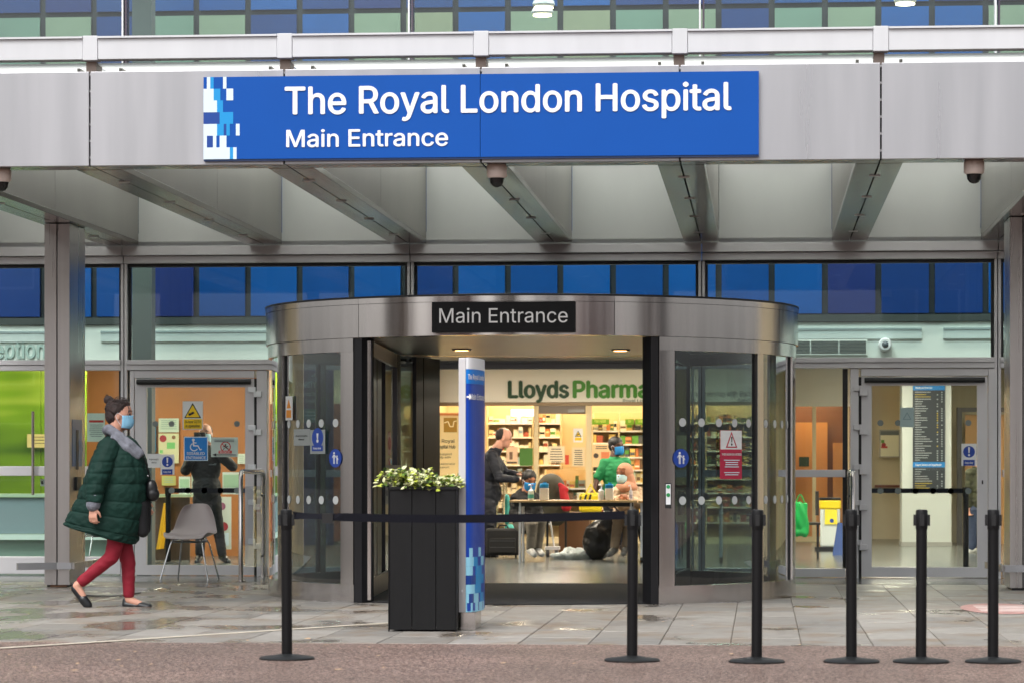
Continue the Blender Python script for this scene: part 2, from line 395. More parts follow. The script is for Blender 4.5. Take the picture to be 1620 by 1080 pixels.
# pale painted line running off across the paving and the road
a, b = G(-30, 1027), G(614, 985); dd = (b - a).normalized(); nn = Vector((-dd.y, dd.x, 0)) * .035
tag(MB().slab([(p.x, p.y) for p in (a - nn, b - nn, b + nn, a + nn)], .0005, .004).build('line_marking', M('worn_line_paint', (206, 196, 180), .6, var=.12, vs=8)), kind='structure')
rp = MB(); q = G(1585, 962)
rp.slab([(q.x + .33 * math.cos(t * .262) * 1.0, q.y + .9 * math.sin(t * .262)) for t in range(24)], .0005, .003)
tag(rp.build('floor_roundel', M('faded_red_vinyl', (186, 140, 134), .5, var=.2, vs=9)), 'faded red and white floor sticker by the right column', 'floor sticker')
st = MB()
for i in range(4): st.box(q.x - .2, q.x + .28, q.y - .5 + i * .27, q.y - .36 + i * .27, .0031, .0042)
st.build('print_stripes', M('faded_white_vinyl', (222, 206, 200), .5, var=.1, vs=9), bpy.data.objects['floor_roundel'])

# ------------------------------------------------------------------ canopy
can = thing('entrance_canopy', 'steel and glass entrance canopy with pale grey fascia across the front', 'canopy', (GX(-1), YC, 0))
ZB, ZT = 3.46, 4.188
GUTW = M('gutter_white', (206, 208, 212), .45, var=.04, vs=2., stretch=(3, 3, .5))
for k in range(-5, 4):
    x0, x1 = GX(k) + .006, GX(k + 1) - .006
    if k == -5: x0 = GX(-5) - 1.5
    if k in (-2, 0): pass
    box('fascia_panel', FASC, can, x0, x1, YC, YC + .06, ZB, ZT, bevel=.004)
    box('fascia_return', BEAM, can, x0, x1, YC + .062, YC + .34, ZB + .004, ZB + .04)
box('fascia_backing', BLACK, can, GX(-5) - 1.5, GX(4), YC + .064, YC + .09, ZB + .045, ZT - .03)
for k in range(-4, 4):
    fx = MB()
    for i in range(6): fx.box(GX(k) - .0055, GX(k) + .0055, YC + .02, YC + .06, ZB + .06 + i * .128, ZB + .075 + i * .128)
    fx.build('seam_fixing', ALU, can)
YB0, YB1, BW = YC + .345, YF - .18, .18
for k in range(-5, 4):
    g = GX(k)
    for s in (-1, 1):
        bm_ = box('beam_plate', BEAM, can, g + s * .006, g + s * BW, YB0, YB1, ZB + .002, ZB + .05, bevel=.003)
        ym = (YB0 + YB1) / 2 + .2
        for (ya, yb) in ((YB0, ym - .006), (ym + .006, YB1)):
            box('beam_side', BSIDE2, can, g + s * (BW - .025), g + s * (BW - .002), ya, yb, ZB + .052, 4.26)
    box('beam_core', BLACK, can, g - .1, g + .1, YB0, YB1, ZB + .06, 4.2)
    for i in range(4):
        y = YB0 + .9 + i * 1.85
        box('beam_clip', ALU, can, g - .045, g + .045, y, y + .03, ZB - .008, ZB + .0015)
    # roof glass, bracket and gutter of this bay
    if k < 3:
        for (ya, yb) in ((YC + .16, 26.7), (26.72, YB1)):
            box('roof_pane', FROST, can, g + .012, GX(k + 1) - .012, ya, yb, 4.262, 4.274)
        box('gutter', GUTW, can, g + .06, GX(k + 1) - .06, YC + .02, YC + .15, 4.285, 4.445, bevel=.004)
        box('gutter_lip', GUTW, can, g + .06, GX(k + 1) - .06, YC + .0, YC + .16, 4.447, 4.462)
        box('back_panel', BSIDE, can, g + BW + .002, GX(k + 1) - BW - .002, YB1 + .002, YB1 + .03, ZB + .04, 4.6)
    box('gutter_joint', GUTW, can, g - .058, g + .058, YC + .012, YC + .155, 4.278, 4.468, bevel=.004)
    box('bracket', M('bracket_steel', (140, 126, 118), .5, .6), can, g - .05, g + .03, YC + .1, YC + .3, 4.19, 4.277)
def column(k, bar):
    c = thing('canopy_column', 'twin plate steel column at the %s of the entrance, bumper bar at its foot' % ('far left' if k < 0 else 'far right'), 'column', (GX(k), 27.85, 0), group='canopy columns')
    g, y0, y1 = GX(k), 27.85, 28.5
    for s in (-1, 1): box('column_plate', STEELV, c, g + s * .005, g + s * .122, y0, y1, .02, ZB - .004, bevel=.003)
    box('column_core', BLACK, c, g - .1, g + .1, y0 + .02, y1 - .02, 0, ZB - .01)
    if bar < 0:
        MB().obox((g - .33, y0 - .22), (g + .0, y0 - .02), .05, .17, .235).obox((g + .003, y0 - .02), (g + .15, y0 - .02), .05, .171, .234).build('bumper_bar', FASC, c)
        MB().obox((g + .15, y0 - .03), (g + .16, y1 + .5), .05, .172, .233).build('bumper_return', STEELV, c)
        box('leaf_litter', M('dead_leaf', (92, 62, 40), .8), c, g - .06, g + .1, y0 - .03, y0 - .002, .004, .018)
        box('door_push_button', M('button_blue', (70, 110, 165), .3), c, g + .1225, g + .127, y0 + .1, y0 + .5, 1.15, 1.6)
        box('button_plate', BLACK, c, g + .1275, g + .131, y0 + .24, y0 + .34, 1.12, 1.5)
        box('reader_box', BLACK, c, g + .1225, g + .15, y0 + .2, y0 + .38, .92, 1.05)
    else:
        MB().obox((g - .17, y0 - .04), (g + .4, y0 - .04), .05, .17, .235).build('bumper_bar', FASC, c)
        MB().obox((g - .17, y0 - .01), (g - .25, y1 + .4), .05, .171, .234).build('bumper_return', STEELV, c)
column(-4, -1); column(2, 1)

# ------------------------------------------------------------------ glazed front
fac = thing('hospital_building', 'glazed ground floor front of the hospital behind the canopy', 'building', (GX(-1), YF, 0))
XL, XR = GX(-6) - .5, GX(4)
for z0, z1, y0 in ((3.36, 3.455, YF - .16), (3.28, 3.355, YF - .10)):
    for k in range(-6, 4, 2): box('header_rail', ALU, fac, GX(k) + .004, GX(k + 2) - .004, y0, YF + .1, z0, z1, bevel=.003)
box('header_shadow_gap', BLACK, fac, XL, XR, YF - .03, YF + .05, 3.245, 3.279)
for k in (-6, -4, -2, 0, 2, 4):
    g = GX(k)
    for s in (-1, 1): box('mullion', ALU, fac, g + s * .005, g + s * .034, YF - .07, YF + .1, 0, 3.278, bevel=.002)
    box('mullion_gasket', BLACK, fac, g - .034, g + .034, YF - .02, YF + .06, 0, 3.277)
    for s in (-1, 1): box('mullion_upper', WHITE if s < 0 else M('mullion_plum', (86, 76, 88), .4, .3), fac, g + (s - .5) * .018, g + (s + .5) * .018, YF - .06, YF + .08, 3.47, 8.2)
for k in (-6, -4, -2, 0, 2):
    a_, b_ = GX(k) + .036, GX(k + 2) - .036
    box('upper_pane', GLASS, fac, a_ + .03, b_ - .03, YF, YF + .012, 2.275, 3.243)
    box('pane_gasket', BLACK, fac, a_, a_ + .028, YF - .01, YF + .03, 2.275, 3.243); box('pane_gasket', BLACK, fac, b_ - .028, b_, YF - .01, YF + .03, 2.275, 3.243)
    box('mid_rail', ALU, fac, a_ - .004, b_ + .004, YF - .10, YF + .08, 2.222, 2.272, bevel=.003)
    box('mid_rail_lower', ALU, fac, a_ - .004, b_ + .004, YF - .085, YF + .08, 2.165, 2.219, bevel=.003)
    box('storey_pane', GLASSU, fac, GX(k) + .03, GX(k + 2) - .03, YF, YF + .012, 3.6, 8.2)
box('storey_spandrel', ALU, fac, XL, XR, YF - .05, YF + .1, 3.46, 3.595)
# left bay: screen of two lights with a middle rail, steel pull bar on the glass
a_, b_ = GX(-6) + .036, GX(-4) - .036
box('lower_pane', GLASS, fac, a_, b_, YF, YF + .012, 1.16, 2.163); box('lower_pane', GLASS, fac, a_, b_, YF, YF + .012, .205, 1.05)
box('middle_rail', ALU, fac, a_, b_, YF - .07, YF + .06, 1.055, 1.155, bevel=.003); box('sill_rail', ALU, fac, a_, b_, YF - .08, YF + .06, .02, .2, bevel=.004)
box('pane_gasket', BLACK, fac, b_ - .03, b_ - .001, YF - .012, YF + .03, .205, 2.163)
hb = MB().tube([at(52, 650, YF - .12), at(52, 782, YF - .12)], .016).build('pull_bar', STEEL, fac, smooth=True)
for py in (665, 710, 758): MB().tube([at(52, py, YF - .12), at(52, py, YF - .001)], .011).build('bar_fixing', STEEL, hb)
# glazing between the left door and the drum, and beside the right door
def light(px0, px1, railz, Yp=YF):
    x0, x1 = X(px0, Yp), X(px1, Yp)
    box('side_pane', GLASS, fac, x0, x1, Yp, Yp + .012, .10, railz - .04); box('side_pane', GLASS, fac, x0, x1, Yp, Yp + .012, railz + .04, 2.163)
    box('side_rail', ALU, fac, x0, x1, Yp - .06, Yp + .06, railz - .038, railz + .038, bevel=.003); box('side_sill', ALU, fac, x0, x1, Yp - .08, Yp + .06, .01, .098, bevel=.003)
light(428, 640, 1.08); light(1115, 1337, 1.08); light(1586, 1800, 1.08)
box('pane_gasket', BLACK, fac, X(1333, YF), X(1341, YF), YF - .02, YF + .03, .1, 2.16)

def door(px0, px1, gl0, gl1, hinge_px, label, hinge_right):
    """px0..px1 outer frame, gl0..gl1 glass"""
    x0, x1 = X(px0, YF), X(px1, YF); Yd = YF - .05
    dr = thing('glazed_door', label, 'door', ((x0 + x1) / 2, Yd, 0))
    g0, g1 = X(gl0, Yd), X(gl1, Yd); zt = 2.16; lt = 2.075
    hx = X(hinge_px, Yd)
    l0, l1 = (g0 - .125, hx - .012) if hinge_right else (hx + .012, g1 + .105)
    fr = MB().box(x0, l0 - .006, Yd - .02, YF + .08, 0, zt).box(l1 + (.03 if hinge_right else .006), x1, Yd - .02, YF + .08, 0, zt) if hinge_right else \
         MB().box(x0, l0 - .03, Yd - .02, YF + .08, 0, zt).box(l1 + .006, x1, Yd - .02, YF + .08, 0, zt)
    fr.box(l0 - .005, l1 + .005, Yd - .018, YF + .08, lt + .008, zt - .001)
    fr.build('door_frame', ALU, dr, bevel=.003)
    box('hinge_gap', BLACK, dr, hx - .014, hx + .014, Yd + .004, YF + .06, .0, lt)
    lf = MB().box(l0, g0, Yd - .01, Yd + .045, .012, lt).box(g1, l1, Yd - .01, Yd + .045, .012, lt)
    zb_, ztg = .115, 1.985
    lf.box(g0, g1, Yd - .01, Yd + .045, .012, zb_).box(g0, g1, Yd - .01, Yd + .045, ztg, lt)
    leaf = lf.build('door_leaf', ALU, dr)
    box('door_pane', GLASS, leaf, g0 + .001, g1 - .001, Yd + .012, Yd + .024, zb_ + .001, ztg - .001)
    MB().tube([(l0 + .03, Yd - .045, lt - .035), (l1 - .03, Yd - .045, lt - .035)], .028, 12).build('sensor_bar', BLACK, leaf, smooth=True)
    dt = MB(); n = int((g1 - g0) / .18)
    for i in range(n + 1):
        for zz in (.90, 1.60 if i in (0, 1, 5, 6, 7) else .90): dt.disc(g0 + .09 + i * (g1 - g0 - .18) / max(1, n), zz, .032, Yd + .0085, Yd + .0115, 14)
    dt.build('manifestation_dots', M('etched_dot', (120, 130, 128), .6), leaf)
    for zz in (.34, .75, 1.12, 1.53, 1.93):
        h = MB().box(hx - .07, hx - .008, Yd - .045, Yd - .0105, zz, zz + .055).box(hx + .008, hx + .07, Yd - .05, Yd - .0105, zz - .05, zz + .01).box(hx - .01, hx + .01, Yd - .056, Yd - .012, zz - .05, zz + .055)
        h.build('hinge', WHITE if hinge_right else ALU, dr, bevel=.003)
    box('lock', DARK, leaf, (l0 + .04) if hinge_right else (l1 - .06), (l0 + .055) if hinge_right else (l1 - .045), Yd - .014, Yd - .0102, .97, 1.01)
    return dr
door(208, 424, 232, 388, 404, 'grey framed glazed door covered in notices, left of the drum', True)
door(1345, 1573, 1379, 1546, 1361, 'grey framed glazed door on the right, directory seen behind it', False)

def hoop(px, py, side, label):
    p = G(px, py); h = thing('guard_rail', label, 'handrail', p, group='door guard rails')
    y1 = YF - .16
    MB().tube([(p.x, p.y, 0), (p.x, p.y, 1.04), (p.x, p.y + .02, 1.08), (p.x, p.y + .06, 1.1), (p.x, y1 - .06, 1.1), (p.x, y1 - .02, 1.08), (p.x, y1, 1.04), (p.x, y1, 0)], .024, 12).build('rail', STEEL, h, smooth=True)
    for yy in (p.y, y1): MB().lathe([(.05, 0), (.05, .008), (.026, .012)], (p.x, yy, .0)).build('base_flange', STEEL, h)
    box('infill_glass', GLASSC, h, p.x - .005, p.x + .005, p.y + .06, y1 - .06, .12, .95)
    for zz in (.22, .85):
        for yy, s in ((p.y, 1), (y1, -1)): MB().tube([(p.x, yy + s * .02, zz), (p.x, yy + s * .085, zz)], .013, 8).build('glass_clamp', DARK, h)
hoop(381, 919, 1, 'steel guard rail hoop beside the grey plastic chair')
hoop(1349, 921, -1, 'steel guard rail hoop at the hinge side of the right door')

# ------------------------------------------------------------------ revolving drum
DC = Vector((-2.07, 26.78, 0)); DR = 2.375
def phi(px):
    best = None
    for i in range(-803, 892):
        a = math.radians(i * .1); x = DC.x + DR * math.sin(a); y = DC.y - DR * math.cos(a)
        f = -x * S_ + y * C_; r = x * C_ + y * S_; e = abs(810 + F * r / f - px)
        if best is None or e < best[0]: best = (e, i * .1)
    return best[1]
dm = thing('revolving_door', 'large round revolving door drum of brushed steel and curved glass', 'revolving door', DC)
A0, A1 = phi(559), phi(1043)
PL0, PR1 = phi(539), phi(1067)
ML0, ML1, MR0, MR1 = phi(439), phi(446), phi(1199), phi(1208)
for (a, b) in ((-150, A0 + .1), (A1 - .1, 150)): MB().arc(DC, DR - .09, DR, a, b, 0, .15, 30).build('base_ring', STEEL, dm, smooth=True)
segs = [-180, -128, -82, phi(570), phi(570) + 54, 68, 116, 180]
for i in range(len(segs) - 1):
    MB().arc(DC, DR - .16, DR + .022, segs[i] + .06, segs[i + 1] - .06, 2.225, 2.50, 24).build('canopy_band', STEEL, dm, smooth=True)
    MB().arc(DC, DR - .16, DR + .026, segs[i] + .03, segs[i + 1] - .03, 2.503, 2.548, 24).build('canopy_trim', STEEL, dm, smooth=True)
MB().lathe([(DR + .03, 2.55), (DR + .03, 2.565), (DR - .2, 2.58)], DC, 72).build('canopy_roof', DARK, dm)
for (a, b) in ((-150, A0), (A1, 150)): MB().arc(DC, DR - .08, DR + .004, a, b, 2.112, 2.222, 30).build('lower_band', STEEL, dm, smooth=True)
cl = MB().lathe([(DR - .165, 2.226), (DR - .165, 2.24)], DC, 64).build('drum_ceiling', M('drum_ceiling_steel', (146, 141, 138), .28, .9, var=.05, stretch=(6, 1, 6)), dm)
for (a, b) in ((PL0, A0), (A1, PR1)): MB().arc(DC, DR - .07, DR + .002, a, b, .151, 2.111, 6).build('pillar', STEEL, dm, smooth=True)
for (a, b) in ((A0 + .15, phi(572)), (phi(1030), A1 - .15)): MB().arc(DC, DR - .16, DR - .004, a, b, 0, 2.222, 4).build('dark_jamb', DARK, dm)
MU = [(ML0, ML1), (MR0, MR1), (-118, -116), (116, 118), (-150, -146), (146, 150), (phi(1254) , 88.5)]
for a, b in MU: MB().arc(DC, DR - .06, DR - .002, a, b, .151, 2.111, 3).build('curved_mullion', STEEL, dm)
for a, b in ((ML1, PL0), (-116, ML0), (-146, -118), (PR1, MR0), (MR1, phi(1254)), (88.5, 116), (118, 146)):
    MB().arc(DC, DR - .045, DR - .033, a, b, .151, 2.111, 18).build('curved_pane', GLASSD, dm, smooth=True)
    MB().arc(DC, DR - .05, DR - .02, a, a + .5, .152, 2.11, 2).build('pane_gasket', BLACK, dm)
    MB().arc(DC, DR - .05, DR - .02, b - .5, b, .152, 2.11, 2).build('pane_gasket', BLACK, dm)
    dt = MB(); n = max(2, int(abs(b - a) / 4.6))
    for i in range(n):
        aa = math.radians(a + (i + .5) * (b - a) / n); ux, uy = math.cos(aa), math.sin(aa)
        for zz in (.86, 1.515):
            q = []
            for j in range(14):
                t = 2 * math.pi * j / 14; q.append((.036 * math.cos(t), .036 * math.sin(t)))
            cx, cy = DC.x + (DR - .031) * math.sin(aa), DC.y - (DR - .031) * math.cos(aa)
            nx, ny = math.sin(aa) * .002, -math.cos(aa) * .002
            vs = [(cx + u * ux, cy + u * uy, zz + w) for u, w in q]; vs += [(x + nx, y + ny, z) for x, y, z in vs]
            dt.add(vs, [tuple(range(13, -1, -1)), tuple(range(14, 28))] + [(j, (j + 1) % 14, (j + 1) % 14 + 14, j + 14) for j in range(14)])
    dt.build('manifestation_dots', M('frosted_dot', (196, 200, 200), .6), dm)
# wings parked open, sliding leaves, rear jambs
for s, (xa, xb) in ((-1, (-3.30, -3.45)), (1, (-.84, -.69))):
    w = MB()
    y0, y1 = 24.86, 27.85
    for yy in (y0, y0 + .12, y1 - .05): w.obox((xa + (xb - xa) * (yy - y0) / (y1 - y0), yy), (xa + (xb - xa) * (yy + .05 - y0) / (y1 - y0), yy + .05), .05, .02, 2.2)
    w.obox((xa, y0), (xb, y1), .05, .04, .2).obox((xa, y0), (xb, y1), .049, 2.08, 2.2)
    wing = w.build('wing', M('wing_frame', (70, 68, 70), .3, .8), dm)
    MB().obox((xa, y0 - .012), (xa, y0 - .001), .035, .02, 2.2).build('edge_strip', STEEL, wing)
    MB().obox((xa, y0 + .18), (xb, y1 - .05), .012, .2, 2.08).build('wing_pane', GLASSD, wing)
    xc = -3.17 if s < 0 else -.97
    dp = MB()
    for i, (f0, f1) in enumerate(((0, .06), (.42, .58), (.60, .98))):
        p0 = Vector((xb, y1 + .05)).lerp(Vector((xc, 29.05)), f0); p1 = Vector((xb, y1 + .05)).lerp(Vector((xc, 29.05)), f1)
        dp.obox(p0, p1, .05, .0, 2.2)
    dp.build('inner_panel', M('inner_dark_steel', (58, 55, 56), .3, .9, var=.1, stretch=(8, 8, .6)), dm)
    p0 = Vector((xb, y1 + .05)).lerp(Vector((xc, 29.05)), .06); p1 = Vector((xb, y1 + .05)).lerp(Vector((xc, 29.05)), .42)
    MB().obox(p0, p1, .012, .05, 2.15).build('inner_pane', GLASSD, dm)
    box('rear_jamb', BLACK, dm, xc - .05, xc + (.0 if s < 0 else .05), 29.06, 29.2, 0, 2.2)
    box('link_wall', GLASSD, dm, (GX(-2) + .06) if s < 0 else (GX(0) - .07), (GX(-2) + .07) if s < 0 else (GX(0) - .06), 29.15, YF - .09, .05, 2.2)
box('link_roof', DARK, dm, GX(-2) + .04, GX(0) - .04, 28.9, YF - .09, 2.24, 2.40)
MB().lathe([(DR - .1, .001), (DR - .1, .008)], DC, 48).build('entrance_mat', M('ribbed_mat', (40, 40, 42), .9, var=.2, vs=2, stretch=(60, 1, 1), bump=.5, bs=8), dm)
LAMP = M('warm_downlight', (255, 190, 120), .4, emit=5.)
for x, y in ((-2.75, 27.2), (-1.3, 27.4)):
    MB().lathe([(.085, 2.212), (.095, 2.2255)], (x, y, 0), 20).build('downlight_ring', STEEL, dm); MB().lathe([(.06, 2.2085), (.06, 2.2118)], (x, y, 0), 16).build('downlight_lens', LAMP, dm)
box('push_button_box', BLACK, dm, X(1052, 24.55), X(1062, 24.55), 24.55, 24.62, Z(803, 24.55), Z(763, 24.55), bevel=.004)
box('push_button_plate', WHITE, dm, X(1053.5, 24.545), X(1061, 24.545), 24.545, 24.5495, Z(797, 24.55), Z(765, 24.55))
for py, c in ((769, (30, 150, 90)), (782, (20, 140, 70))): MB().disc(X(1057.2, 24.54), Z(py, 24.54), .016, 24.5405, 24.5445, 14).build('button', M('green_button%d' % py, c, .4), dm)

# ------------------------------------------------------------------ lobby shell
def struct(name, mat, *b): return tag(box(name, mat, None, *b), kind='structure')
FLOORM = M('lobby_vinyl', (96, 99, 97), .2, var=.05, vs=2.)
struct('lobby_floor', FLOORM, -16, 10, 29.2, 50, -.02, .0015)
struct('lobby_ceiling', M('ceiling_tile', (214, 205, 188), .8), -16, 10, 34.5, 50, 2.74, 2.80)
struct('upper_ceiling', M('upper_ceiling_white', (205, 208, 204), .8), -16, 10, YF + .15, 34.6, 8.2, 8.3)
CREAM = M('cream_wall', (228, 214, 182), .7, var=.03)
struct('lobby_wall_back', CREAM, -16, 10, 48.2, 48.4, 0, 2.74)
struct('lobby_wall_left', CREAM, -16.2, -16, 30.9, 50, 0, 8.2)
struct('lobby_wall_right', CREAM, 10, 10.2, 30.9, 50, 0, 8.2)
struct('lobby_wall_orange', M('orange_panelling', (178, 116, 66), .45, var=.14, vs=.9), X(128, 38), X(425, 38), 38, 38.1, 0, 2.74)
wd = thing('timber_wall', 'dark red timber panelled wall seen through the left drum glass', 'wall', (X(500, 44), 44, 0))
for i in range(6): box('timber_panel', M('red_timber', (134, 70, 44), .4, var=.15, stretch=(1, 1, .2), objrand=.15), wd, X(428, 44) + i * .4, X(428, 44) + i * .4 + .39, 44, 44.04, .05, 2.1)
box('timber_header', CREAM, wd, X(425, 44), X(428, 44) + 2.4, 44, 44.05, 2.11, 2.73)
# bulkhead over the desk with grilles, ledge, coloured panel wall above
bh = thing('bulkhead', 'white bulkhead behind the upper glazing with vents and reception lettering', 'bulkhead', (GX(-1), 34, 0))
BHW = M('bulkhead_white', (226, 232, 226), .6)
box('bulkhead_face', BHW, bh, -16, 10, 34.0, 34.3, 2.29, 2.79)
box('ledge', M('ledge_dark', (58, 66, 66), .5), bh, -16, 10, 33.96, 34.3, 2.795, 2.875)
for a, b in ((-60, 130), (160, 205), (240, 640), (1150, 1458), (1492, 1700)):
    x0, x1 = X(a, 34), X(b, 34)
    box('coving_strip', M('coving_grey', (196, 208, 206), .5), bh, x0, x1, 33.97, 33.998, 2.60, 2.725)
    box('coving_lip', M('coving_line', (150, 166, 168), .5), bh, x0, x1, 33.96, 33.969, 2.70, 2.722)
gr = box('vent_grille', BHW, bh, X(1228, 34), X(1372, 34), 33.97, 33.999, Z(561, 34, 1300), Z(537, 34, 1300))
sl = MB()
z0, z1 = Z(559, 34, 1300), Z(539, 34, 1300)
for a, b in ((1230, 1281), (1283, 1326), (1328, 1370)):
    for i in range(9): sl.box(X(a, 34), X(b, 34), 33.962, 33.9695, z0 + (i + .25) * (z1 - z0) / 9, z0 + (i + .8) * (z1 - z0) / 9)
sl.build('vent_slot', M('vent_dark', (84, 92, 90), .6), gr)
gr = box('vent_grille', BHW, bh, X(1583, 34), X(1680, 34), 33.97, 33.999, Z(561, 34, 1600), Z(537, 34, 1600))
sl = MB()
for i in range(9): sl.box(X(1585, 34), X(1678, 34), 33.962, 33.9695, z0 + (i + .25) * (z1 - z0) / 9, z0 + (i + .8) * (z1 - z0) / 9)
sl.build('vent_slot', M('vent_dark'), gr)
text('letters', 'Reception', M('letter_grey', (168, 190, 184), .5), bh, X(-58, 33.98), X(71.5, 33.98), Z(566, 33.98, 20), .20, 33.998, bold=.012, depth=.02, local=False)
pw = thing('panel_wall', 'wall of blue, purple and pale green panels above the lobby bulkhead', 'wall', (GX(-1), 34.2, 2.88))
BL = [(0, 70, 142), (0, 80, 156), (10, 54, 120), (24, 46, 110), (12, 60, 124), (6, 70, 138)]
GR = [(128, 148, 130), (136, 146, 124), (112, 142, 130)]
cell = .6072
for i in range(26):
    x0 = GX(-6) - .9 + i * cell + .42
    cx = x0 + cell / 2; cpx = 810 + F * (cx * C_ + 34.19 * S_) / (34.19 * C_ - cx * S_)
    pick = lambda tab: next(k for lim, k in tab if cpx < lim)
    lo = {'D': BL[2], 'B': BL[i % 2], 'P': BL[3]}[pick(((62, 'D'), (240, 'B'), (305, 'P'), (640, 'B'), (718, 'D'), (1302, 'B'), (1390, 'P'), (1562, 'D'), (9e9, 'B')))]
    up = {'G': GR[i % 3], 'D': BL[2], 'B': BL[1]}[pick(((138, 'G'), (200, 'D'), (385, 'G'), (467, 'D'), (552, 'B'), (717, 'G'), (800, 'B'), (1125, 'G'), (1222, 'D'), (1388, 'G'), (1570, 'B'), (9e9, 'G')))]
    for z0, z1, c in ((2.9, 4.6, lo), (5.1, 6.40, up), (6.46, 7.6, BL[i % 6])):
        box('colour_panel', M('panel_%d_%d_%d' % c, c, .3, var=.04), pw, x0 + .035, x0 + cell - .035, 34.19, 34.23, z0, z1)
box('panel_backing', M('panel_frame_dark', (36, 44, 50), .5), pw, -16, 10, 34.24, 34.3, 2.88, 8.2)
for k in (-3.62,): box('inner_post', M('inner_post_grey', (96, 104, 102), .5), pw, X(209, 32.6), X(240, 32.6), 32.6, 32.8, 0, 8.1)
tag(pw, None)
# ceiling lights of the lobby
CEIL = M('lobby_lamp', (255, 241, 218), .5, emit=46.)
def ceiling_light(x, y, z, w, l, lab, e=CEIL):
    t = thing('ceiling_light', lab, 'ceiling light', (x, y, z), group='lobby ceiling lights')
    box('frame', WHITE, t, x - w / 2 - .03, x + w / 2 + .03, y - l / 2 - .03, y + l / 2 + .03, z - .012, z - .001); box('diffuser', e, t, x - w / 2, x + w / 2, y - l / 2, y + l / 2, z - .018, z - .0125)
i = 0
for x, wx in ((-10.5, 'far beyond the reception desk'), (-8.0, 'over the reception desk'), (-5.4, 'over the leaflet counter'), (-2.9, 'left of the folding table'), (-.6, 'right of the folding table'), (1.8, 'over the waste bin'), (4.3, 'over the directory pillar')):
    for y, wy in ((36., 'front'), (39.2, 'middle'), (42.4, 'back')):
        ceiling_light(x, y, 2.74, .6, .6, 'square recessed ceiling light %s, %s row' % (wx, wy))
for k in range(-6, 4, 2):  # added lamps out of view, brightening the panel wall behind the upper glazing
    ceiling_light(GX(k) + 1.5, 32.6, 8.2, 2.2, .7, 'added unseen fill light high behind the upper glazing of the %s bay' % {-6: 'leftmost', -4: 'left door', -2: 'revolving door', 0: 'right door', 2: 'rightmost'}[k], M('upper_fill_lamp', (255, 246, 232), .5, emit=16.))
for px, py, dx in ((860, 12, 0), (858, 24, .1), (1432, 6, 0)):
    p = at(px, py, 32.4 if py != 24 else 33.4)
    t = thing('pendant_light', 'glowing round pendant light behind the upper glazing, %s' % {12: 'nearer of the pair', 24: 'further of the pair', 6: 'alone on the right'}[py], 'pendant light', p, group='pendant lights')
    MB().lathe([(.10, 0), (.125, .03), (.11, .07)], p, 28).build('shade', WHITE, t); MB().lathe([(.105, -.012), (.105, -.001)], p, 28).build('diffuser', M('pendant_glow', (255, 232, 190), .5, emit=6.), t)
    MB().tube([p + Vector((0, 0, .07)), Vector((p.x, p.y, 8.19))], .006, 6).build('cord', BLACK, t)
# ------------------------------------------------------------------ main sign on the fascia
BLUE = M('sign_blue', (0, 78, 166), .4, var=.02, spec=.25)
NAVY = M('sign_navy', (4, 62, 146), .35); CYAN = M('sign_cyan', (0, 146, 214), .35); PALE = M('sign_pale', (214, 232, 244), .4)
PRINTW = M('print_white', (240, 240, 240), .45)
ys = YC - .055
sg = thing('hospital_sign', 'long blue hospital name sign with white lettering on the canopy fascia', 'sign', (GX(-1), ys, 3.4))
sx0, sx1 = X(322, ys), X(1200.5, ys); sz0, sz1 = Z(252.5, ys, 322), Z(122.5, ys, 322)
xm = GX(-1)
MB().box(sx0, xm - .002, ys, YC - .001, sz0, sz1).build('sign_board', BLUE, sg); MB().box(xm + .002, sx1, ys, YC - .001, sz0, sz1).build('sign_board', BLUE, sg)
box('sign_trim', M('sign_edge', (30, 60, 110), .4), sg, sx0, sx1, ys + .01, YC - .001, sz0 - .014, sz0 - .0005)
text('letters', 'The Royal London Hospital', PRINTW, sg, X(450.5, ys), X(1157.5, ys), Z(181, ys, 455), .205, ys - .0005, bold=.014, depth=.006, local=False, split=True)
text('letters', 'Main Entrance', PRINTW, sg, X(453, ys), X(709, ys), Z(233, ys, 455), .128, ys - .0005, bold=.013, depth=.006, local=False, split=True)
def mosaic(parent, x0, z1, cw, rh, rows, y, local=False):
    mats = {'W': PALE, 'C': CYAN, 'N': NAVY, 'L': M('sign_ice', (150, 214, 240), .4)}
    for r, row in enumerate(rows):
        for a, b, k in row: MB().box(x0 + a * cw, x0 + b * cw, y - .002, y - .0003, z1 - (r + 1) * rh, z1 - r * rh).build('mosaic_tile', mats[k], parent, local=local)
mosaic(sg, sx0, sz1, 5.4 / 206, (sz1 - sz0) / 7, [
    [(1, 2, 'W'), (2, 3, 'C'), (5.8, 6.8, 'W')], [(0, 3, 'W'), (3, 5, 'C'), (6.8, 8.8, 'W')], [(0, 4, 'W'), (4, 5.8, 'C')],
    [(0, 4.8, 'N'), (4.8, 8.8, 'C')], [(0, 4, 'W'), (4, 6, 'C'), (6, 6.8, 'N'), (6.8, 7.8, 'C'), (9.6, 10.7, 'W')], [(0, 1, 'W'), (1, 2.8, 'N'), (2.8, 3.8, 'W'), (4.8, 6.8, 'W')],
    [(0, 7.8, 'W'), (7.8, 8.8, 'C'), (8.8, 9.8, 'W')]], ys)

